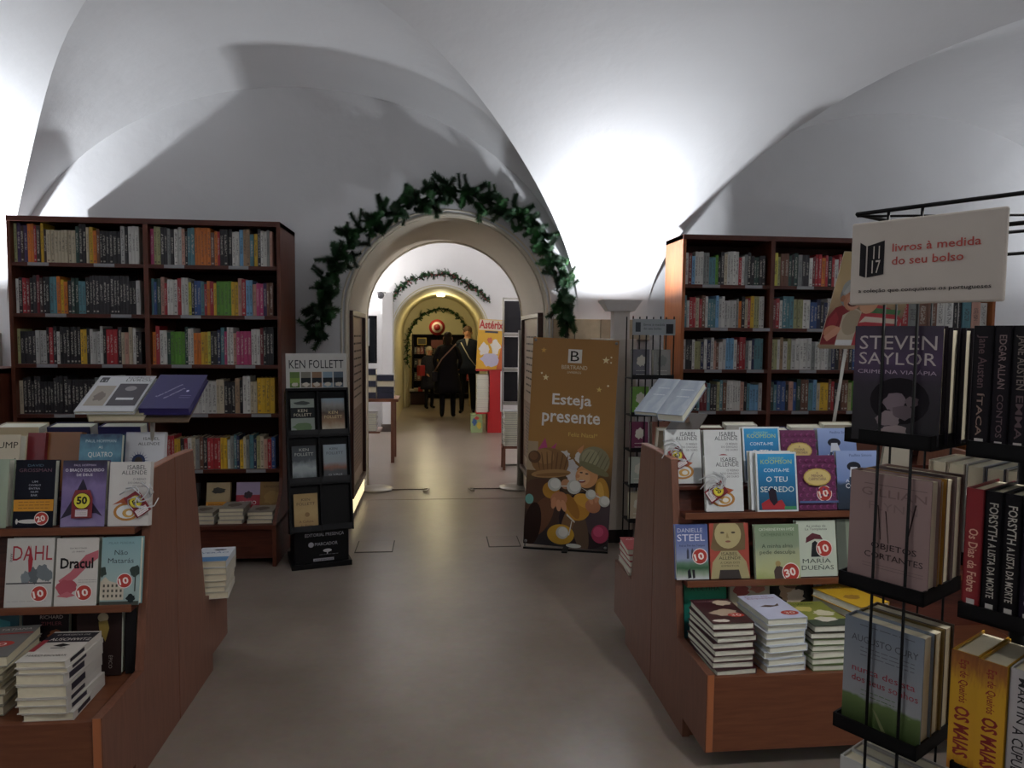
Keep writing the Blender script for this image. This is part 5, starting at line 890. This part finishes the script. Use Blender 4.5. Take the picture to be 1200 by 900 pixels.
# black wall rack with papers
t = thing('wall_rack', 'black wall rack holding dark folders beyond the arch, left', 'rack', (-.92, 9.35, 1.18))
MB().box(-.22, 0, 0, .16, .02, .6, mat('#1a1a20', .4)).build('back_plate', t); MB().box(-.22, -.08, .0, .16, .0, .02, BLACK).build('shelf', t)
for i, c in enumerate(('#2c3440', '#8f9aa0', '#22262c', '#b9c0c4', '#1c2026')): MB().box(-.2+.07*i, -.06, .02+(.2 if i % 2 else 0), -.14+.07*i, -.005, .56, mat(c, .4)).build('folder', t)
MB().box(-.02, -.082, .05, .05, -.08, .12, mat('#c9c9c9')).build('white_label', t)
# security camera
t = thing('security_camera', 'small dome security camera on the wall beyond the arch', 'camera', (-.86, 11.3, 2.18)); MB().box(-.06, .0, -.02, .06, .3, .02, WHITE).build('bracket', t); MB().ball((0, -.02, -.04), .055, mat('#6a6a70', .2), 14, 8).build('dome', t)
MB().tube([(-.06, .3, 0), (-.1, .65, .02)], .02, WHITE, 8).build('arm', t)
# tall brochure rack, right
t = thing('brochure_rack', 'tall grey rack with three black panels behind the right arch jamb', 'rack', (.885, 8.5, 0))
m = MB(); GF = mat('#8c8a84', .35, metal=.4)
for x in (-.12, .11): m.box(x, 0, 0, x+.014, .04, 1.98, GF)
m.build('frame', t)
for z in (.0, 1.97): MB().box(-.12, 0, z, .124, .04, z+.02, GF).build('cross_bar', t)
for i, (z0, z1) in enumerate(((1.58, 1.95), (1.17, 1.53), (.77, 1.12))): MB().box(-.10, -.01, z0, .105, .02, z1, mat('#1b1a1e', .35)).build('black_panel', t, .003)
for z in (1.535, 1.125, .73): MB().box(-.105, -.05, z, .11, .02, z+.04, GF).build('tray', t)
for i in range(16):
    book(f"magazine, {ordn(i+1)} up the tall pile beneath the black panels", .2, .24, .024, ['#8f8f92', '#c4c2be', '#4a4a52', '#a9a6a0', '#7a6a5c'][i % 5], None, Matrix.Translation((.87+.008*math.sin(i*2), 8.2, .28+.025*i+.024)) @ Matrix.Rotation(-PI/2, 4, 'X'), 'magazine pile under the brochure rack', cat='magazine')
t = thing('low_stool', 'low brown stool under the magazine pile behind the right jamb', 'stool', (.87, 8.32, 0)); MB().box(-.12, -.12, .25, .12, .1, .279, WOODX).build('seat', t)
for x in (-.1, .1):
    for y in (-.1, .1): MB().box(x-.015, y-.015, 0, x+.015, y+.015, .25, WOOD).build('leg', t)
# red cardboard stand with comic poster
RC = mat('#a8191c', .4)
t = thing('cardboard_display', 'red cardboard comic display stand with yellow topper in second room', 'display stand', (.86, 11.6, 0))
MB().box(-.06, -.2, 0, .16, .2, .33, RC).build('base_box', t); MB().box(-.03, -.2, .33, .14, .2, 1.0, RC).build('red_body', t); MB().box(-.24, -.18, .98, .16, .2, 1.0, RC).build('top_tray', t); MB().box(-.24, -.18, .3, -.03, .15, .32, RC).build('side_shelf', t)
X = Matrix.Translation((-.02, .0, 1.0)) @ Matrix.Rotation(-.05, 4, 'X') @ Matrix.Rotation(.05, 4, 'Y'); MB().box(-.22, 0, 0, .2, .01, .8, mat('#c99a24', .4), X=X).build('topper', t)
q = MB(); prt(q, [('R', 0, 0, 1, 1, '#cf9f22'), ('P', [(.75, 0), (1, .8), (1, 0)], '#b8561c'), ('R', .02, .78, .96, .99, '#c9b8a0'), ('T', 'Astérix', .48, .82, .92, '#a81c20', .3, 0, .03), ('R', .25, .73, .75, .77, '#333846'), ('B', .25, .4, .2, .14, '#cfcac4'), ('B', .68, .45, .2, .14, '#d4cfc4'), ('B', .5, .2, .35, .16, '#b4b0c4'), ('B', .45, .58, .1, .06, '#b8603a')], .42, .8, X=X, y=-.001); q.build('topper_print', t)
for k in range(4):
    for i in range(6): book(f"white comic album in the red stand, {['lowest', 'second', 'third', 'top'][k]} level, {ordn(i+1)} up", .19, .26, .024, ['#b9b6b2', '#cfccc6', '#a9a29c'][(i+k) % 3], None, Matrix.Translation((.725+.004*((i*k) % 3), 11.48, .321+.15*k+.025*i+.024)) @ Matrix.Rotation(-PI/2, 4, 'X'), 'albums stacked in the red stand', cat='comic album')
q = MB(); q.box(-.24, -.17, 0, -.06, .1, .29, mat('#8a9a6a', .5)); o = q.build('carton'); o.location = (.78, 11.6, 0); tag(o, 'small colourful carton on the floor beside the red stand', 'carton')
q = MB(); prt(q, [('B', .3, .6, .2, .2, '#3a5a8c'), ('B', .7, .4, .2, .2, '#c9a83c'), ('B', .5, .8, .2, .1, '#b9443c')], .18, .29, y=-.171, X=Matrix.Translation((-.15, 0, 0))); q.build('carton_print', o)
# ---- end room
t = thing('bookcase', 'dark bookcase at the very end of the passage', 'bookcase', (.2, 17.5, 0)); DK = mat('#1c1412', .5)
MB().box(-.8, .0, 0, -.77, .35, 1.55, DK).build('side_panel', t); MB().box(.8, 0, 0, .83, .35, 1.55, DK).build('side_panel', t); MB().box(-.8, .33, 0, .83, .35, 1.55, DK).build('back_panel', t)
for z in (.1, .42, .74, 1.06, 1.53): MB().box(-.77, 0, z, .8, .33, z+.022, DK).build('shelf_board', t)
for k, z in enumerate((.442, .762, 1.082)):
    shelf_row('knRkTkyrKkbkcNkrkn', -.55, .95, 17.53, z, .2, f"on the {['lower', 'middle', 'upper'][k]} shelf of the end bookcase", 'books in the end bookcase', rnd)
t = thing('picture_frame', 'small gilt frame on the end bookcase', 'picture', (-.36, 17.48, 1.3)); MB().box(-.11, 0, 0, .11, .015, .17, mat('#8a7434', .4)).build('frame', t); MB().box(-.09, -.003, .02, .09, 0, .15, mat('#3a3424', .5)).build('picture', t)
t = thing('round_sign', 'round red and white sign above the end bookcase', 'sign', (.0, 17.4, 1.72)); m = MB()
for r, c, k in ((.19, '#8c1c20', 0), (.13, '#c9bcae', 1), (.08, '#7c1c20', 2)): m.lathe([(r, 0), (r, .008)], mat(c, .4), 24, X=Matrix.Translation((0, -.008*k, 0)) @ Matrix.Rotation(PI/2, 4, 'X'))
m.build('disc', t); MB().tube([(0, .1, -.19), (0, .1, -.3)], .01, BLACK, 6).build('stem', t); MB().box(-.14, .02, -.5, .14, .08, -.3, mat('#5c2c28', .5)).build('panel', t)
t = thing('low_table', 'low dark table with white goods at the end of the passage', 'table', (-.38, 16.2, 0)); MB().box(-.25, -.2, .26, .22, .3, .29, DK).build('table_top', t); MB().box(-.2, -.15, 0, .18, .25, .26, mat('#3c2018', .5)).build('pedestal', t)
for i in range(5): o = MB().box(-.05, -.06, 0, .05, .06, .05+.02*(i % 3), mat(['#c9c2b4', '#b4a898', '#a83030', '#d0ccc4', '#8f8a80'][i], .5)).build('small_box'); o.location = (-.55+.095*i, 16.1+.03*(i % 2), .291); tag(o, f"{['cream', 'beige', 'red', 'white', 'grey'][i]} little box on the low end table", 'box', 'little boxes on the low end table')
t = thing('pendant_lamp', 'glowing globe pendant lamp in the end room', 'lamp', (-.25, 16.9, 2.15)); MB().ball((0, 0, .0), .045, mat('#fff0c8', emit=8), 12, 8).build('globe', t); MB().tube([(0, 0, .05), (0, 0, .5)], .006, BLACK, 6).build('cord', t)
t = thing('added_ceiling_lamp', 'small ceiling lamp added to light the second tunnel', 'lamp', (.07, 13.9, 2.25)); MB().lathe([(.09, .06), (.07, .02)], mat('#fff0c8', emit=2), 16).build('diffuser', t)  # fixture added to carry the tunnel's warm fill
# ---- people
def person(label, loc, rz, J, ED, mats_, rad, extra=None, sc=1):
    t = thing('person', label, 'person', loc, rz); names = list(J); me = bpy.data.meshes.new('body')
    me.from_pydata([Vector(J[n])*sc for n in names], [(names.index(a), names.index(b)) for a, b in ED], [])
    o = bpy.data.objects.new('body', me); COL.objects.link(o); md = o.modifiers.new('skin', 'SKIN')
    for n, v in zip(names, me.skin_vertices[0].data): r = rad[n]; v.radius = (r*sc, r*sc) if not isinstance(r, tuple) else (r[0]*sc, r[1]*sc); v.use_root = n == 'pelvis'
    sb = o.modifiers.new('s', 'SUBSURF'); sb.levels = 1; sb.render_levels = 1
    dg = bpy.context.evaluated_depsgraph_get(); m2 = bpy.data.meshes.new_from_object(o.evaluated_get(dg)); o.modifiers.clear(); o.data = m2; o.parent = t
    ms = []; m2.materials.clear()
    for n in names:
        if mats_[n] not in ms: ms.append(mats_[n])
    for m in ms: m2.materials.append(m)
    for p in m2.polygons:
        p.use_smooth = True; c = p.center; n = min(names, key=lambda q: (Vector(J[q])*sc-c).length-(rad[q] if not isinstance(rad[q], tuple) else rad[q][1])*sc); p.material_index = ms.index(mats_[n])
    return t
def figure(label, loc, rz, H, top, legs, shoe, skin, hair, hairstyle, lhand, rhand, stride, female=False, coat=None, head=None):
    s = H/1.74; hd = .0; J = {}; R = {}; MT = {}
    def j(n, p, r, m): J[n] = p; R[n] = r; MT[n] = m
    j('pelvis', (0, 0, .92), (.145, .105), top); j('waist', (0, 0, 1.08), (.135, .10), top); j('chest', (0, -.01, 1.3), (.155, .105), top); j('collar', (0, 0, 1.44), (.09, .07), top); j('neck', (0, -.0, 1.51), .052, skin)
    j('head', (0, -.015, 1.6), (.075, .088), skin); j('crown', (0, -.01, 1.69), (.066, .078), skin)
    ED = [('pelvis', 'waist'), ('waist', 'chest'), ('chest', 'collar'), ('collar', 'neck'), ('neck', 'head'), ('head', 'crown')]
    for sd, nm, hnd in ((1, 'l', lhand), (-1, 'r', rhand)):
        j(nm+'sho', (sd*.185, .0, 1.41), .062, top); el, wr = hnd; j(nm+'elb', el, .048, top); j(nm+'wri', wr, .032, top)
        d = (Vector(wr)-Vector(el)).normalized(); hp = Vector(wr)+d*.06; j(nm+'palm', tuple(hp), (.034, .022), skin)
        ED += [('collar', nm+'sho'), (nm+'sho', nm+'elb'), (nm+'elb', nm+'wri'), (nm+'wri', nm+'palm')]
        for f in range(5):
            off = Vector((0, (f-1.5)*.018, 0)) if f < 4 else Vector((0, -.045, .02)); L = (.055, .065, .07, .06, .02)[f]
            b = hp+off*.9+d*.02; e = b+d*L+Vector((-sd*.012, 0, 0)); j(f"{nm}f{f}", tuple(b), .0095, skin); j(f"{nm}g{f}", tuple(e), .008, skin); ED += [(nm+'palm', f"{nm}f{f}"), (f"{nm}f{f}", f"{nm}g{f}")]
        st = stride*sd; j(nm+'hip', (sd*.09, 0, .86), .085, legs); j(nm+'kne', (sd*.105, -.02+st*.5, .48), .066, legs); j(nm+'ank', (sd*.11, .02+st, .09), .05, legs); j(nm+'toe', (sd*.13, -.13+st, .045), (.04, .03), shoe); j(nm+'heel', (sd*.11, .04+st, .045), .04, shoe)
        ED += [('pelvis', nm+'hip'), (nm+'hip', nm+'kne'), (nm+'kne', nm+'ank'), (nm+'ank', nm+'heel'), (nm+'heel', nm+'toe')]
    t = person(label, loc, rz, J, ED, MT, R, sc=s)
    S = lambda *a: tuple(q*s for q in a)
    m = MB(); m.ball(S(0, .012, 1.665), S(.088, .098, .085), hair, 14, 9)
    if hairstyle == 'long': m.ball(S(0, .04, 1.58), S(.09, .075, .13), hair, 12, 8)
    m.build('hair', t)
    f = MB(); f.ball(S(.033, -.098, 1.625), S(.013, .008, .008), mat('#1c1614'), 8, 5); f.ball(S(-.033, -.098, 1.625), S(.013, .008, .008), mat('#1c1614'), 8, 5); f.ball(S(0, -.112, 1.595), S(.014, .018, .024), skin, 8, 6); f.ball(S(0, -.1, 1.555), S(.026, .008, .007), mat('#7a3f38'), 8, 5)
    for sd in (-1, 1): f.ball(S(sd*.086, .0, 1.605), S(.012, .022, .034), skin, 8, 6)
    f.build('face', t)
    if coat:
        c = MB(); z0, zc, fl = coat[1], 1.3, coat[2]
        c.lathe([(fl*s, z0*s), (fl*.98*s, (z0+.15)*s), (.168*s, 1.0*s), (.16*s, 1.1*s), (.175*s, 1.3*s), (.13*s, 1.43*s), (.075*s, 1.48*s)], coat[0], 20, X=Matrix.Diagonal((1.2, .82, 1, 1))); c.build('coat', t)
    return t, s
bk = mat('#15131a', .8, noise=.25, scale=30); nv = mat('#1b2130', .8, noise=.25, scale=30); sk = mat('#b08068', .6); shn = mat('#0e0d10', .4)
t, s = figure('woman in a dark coat seen from behind, standing in the passage', (.20, 13.55, 0), PI-.1, 1.60, bk, bk, shn, sk, mat('#231a18', .7), 'long', ((.27, .05, 1.16), (.25, -.12, .98)), ((-.27, .05, 1.16), (-.22, -.13, 1.02)), .03, coat=(bk, .50, .235))
MB().tube([(-.16, .1, 1.38), (.1, .14, 1.1), (.24, .1, .86)], .014, mat('#8a6a5c', .6), 6).build('bag_strap', t); MB().box(.17, -.06, .68, .29, .14, .86, mat('#1f1a20', .5)).build('shoulder_bag', t, .01)
t, s = figure('man in a dark jacket with white collar facing the camera in passage', (.60, 14.3, 0), -.15, 1.72, nv, mat('#14151b', .8), shn, sk, mat('#4a3424', .7), 'short', ((.27, .03, 1.15), (.27, -.05, .93)), ((-.27, .03, 1.15), (-.25, -.06, .93)), .06, coat=(nv, .80, .20))
q = MB(); q.prism([(-.035, 1.48), (0, 1.33), (.035, 1.48)], 'y', -.13, -.115, mat('#b9b4ae', .6)); q.build('shirt_collar', t)
MB().tube([(-.12, -.12, 1.4), (.05, -.15, 1.1), (.2, -.08, .9)], .01, mat('#a9a49a', .6), 6).build('shoulder_strap', t)
pat = mat('#262632', .8, noise=.8, scale=60)
t, s = figure('small white haired person in a speckled dark coat near the end bookcase', (-.16, 15.2, 0), .5, 1.30, pat, mat('#18161c', .8), shn, sk, mat('#b4aa94', .8), 'long', ((.25, -.05, 1.14), (.18, -.26, 1.1)), ((-.25, -.03, 1.14), (-.2, -.2, 1.0)), .04, coat=(pat, .55, .22))
MB().box(-.32, -.2, .70, -.2, -.06, .92, mat('#8c1c24', .5)).build('red_bag', t, .01)

# every other shelved book, joined
def rest_rows():
    vs = []; fs = []; mi = []; cols = []; pos = []; rr = []
    uv = [tuple(v.co) for v in UB.vertices]; uf = [tuple(p.vertices) for p in UB.polygons]; um = [p.material_index for p in UB.polygons]
    for p, sc, c, r in REST:
        o = len(vs)
        for v in uv: vs.append((p.x+v[0]*sc[0], p.y+v[1]*sc[1], p.z+v[2]*sc[2])); pos.append(v); cols.append(c); rr.append(r)
        fs += [tuple(o+i for i in f) for f in uf]; mi += um
    me = bpy.data.meshes.new('book_rows'); me.from_pydata(vs, [], fs); me.materials.append(SPINEJ); me.materials.append(PAGE); me.polygons.foreach_set('material_index', mi)
    a = me.attributes.new('cover_colour', 'FLOAT_COLOR', 'POINT'); a.data.foreach_set('color', [q for c in cols for q in c])
    a = me.attributes.new('book_place', 'FLOAT_VECTOR', 'POINT'); a.data.foreach_set('vector', [q for c in pos for q in c])
    a = me.attributes.new('book_random', 'FLOAT', 'POINT'); a.data.foreach_set('value', rr)
    o = bpy.data.objects.new('book_rows', me); COL.objects.link(o); tag(o, 'tightly packed rows of mixed upright books filling the bookcases', 'books'); o['kind'] = 'stuff'
rest_rows()
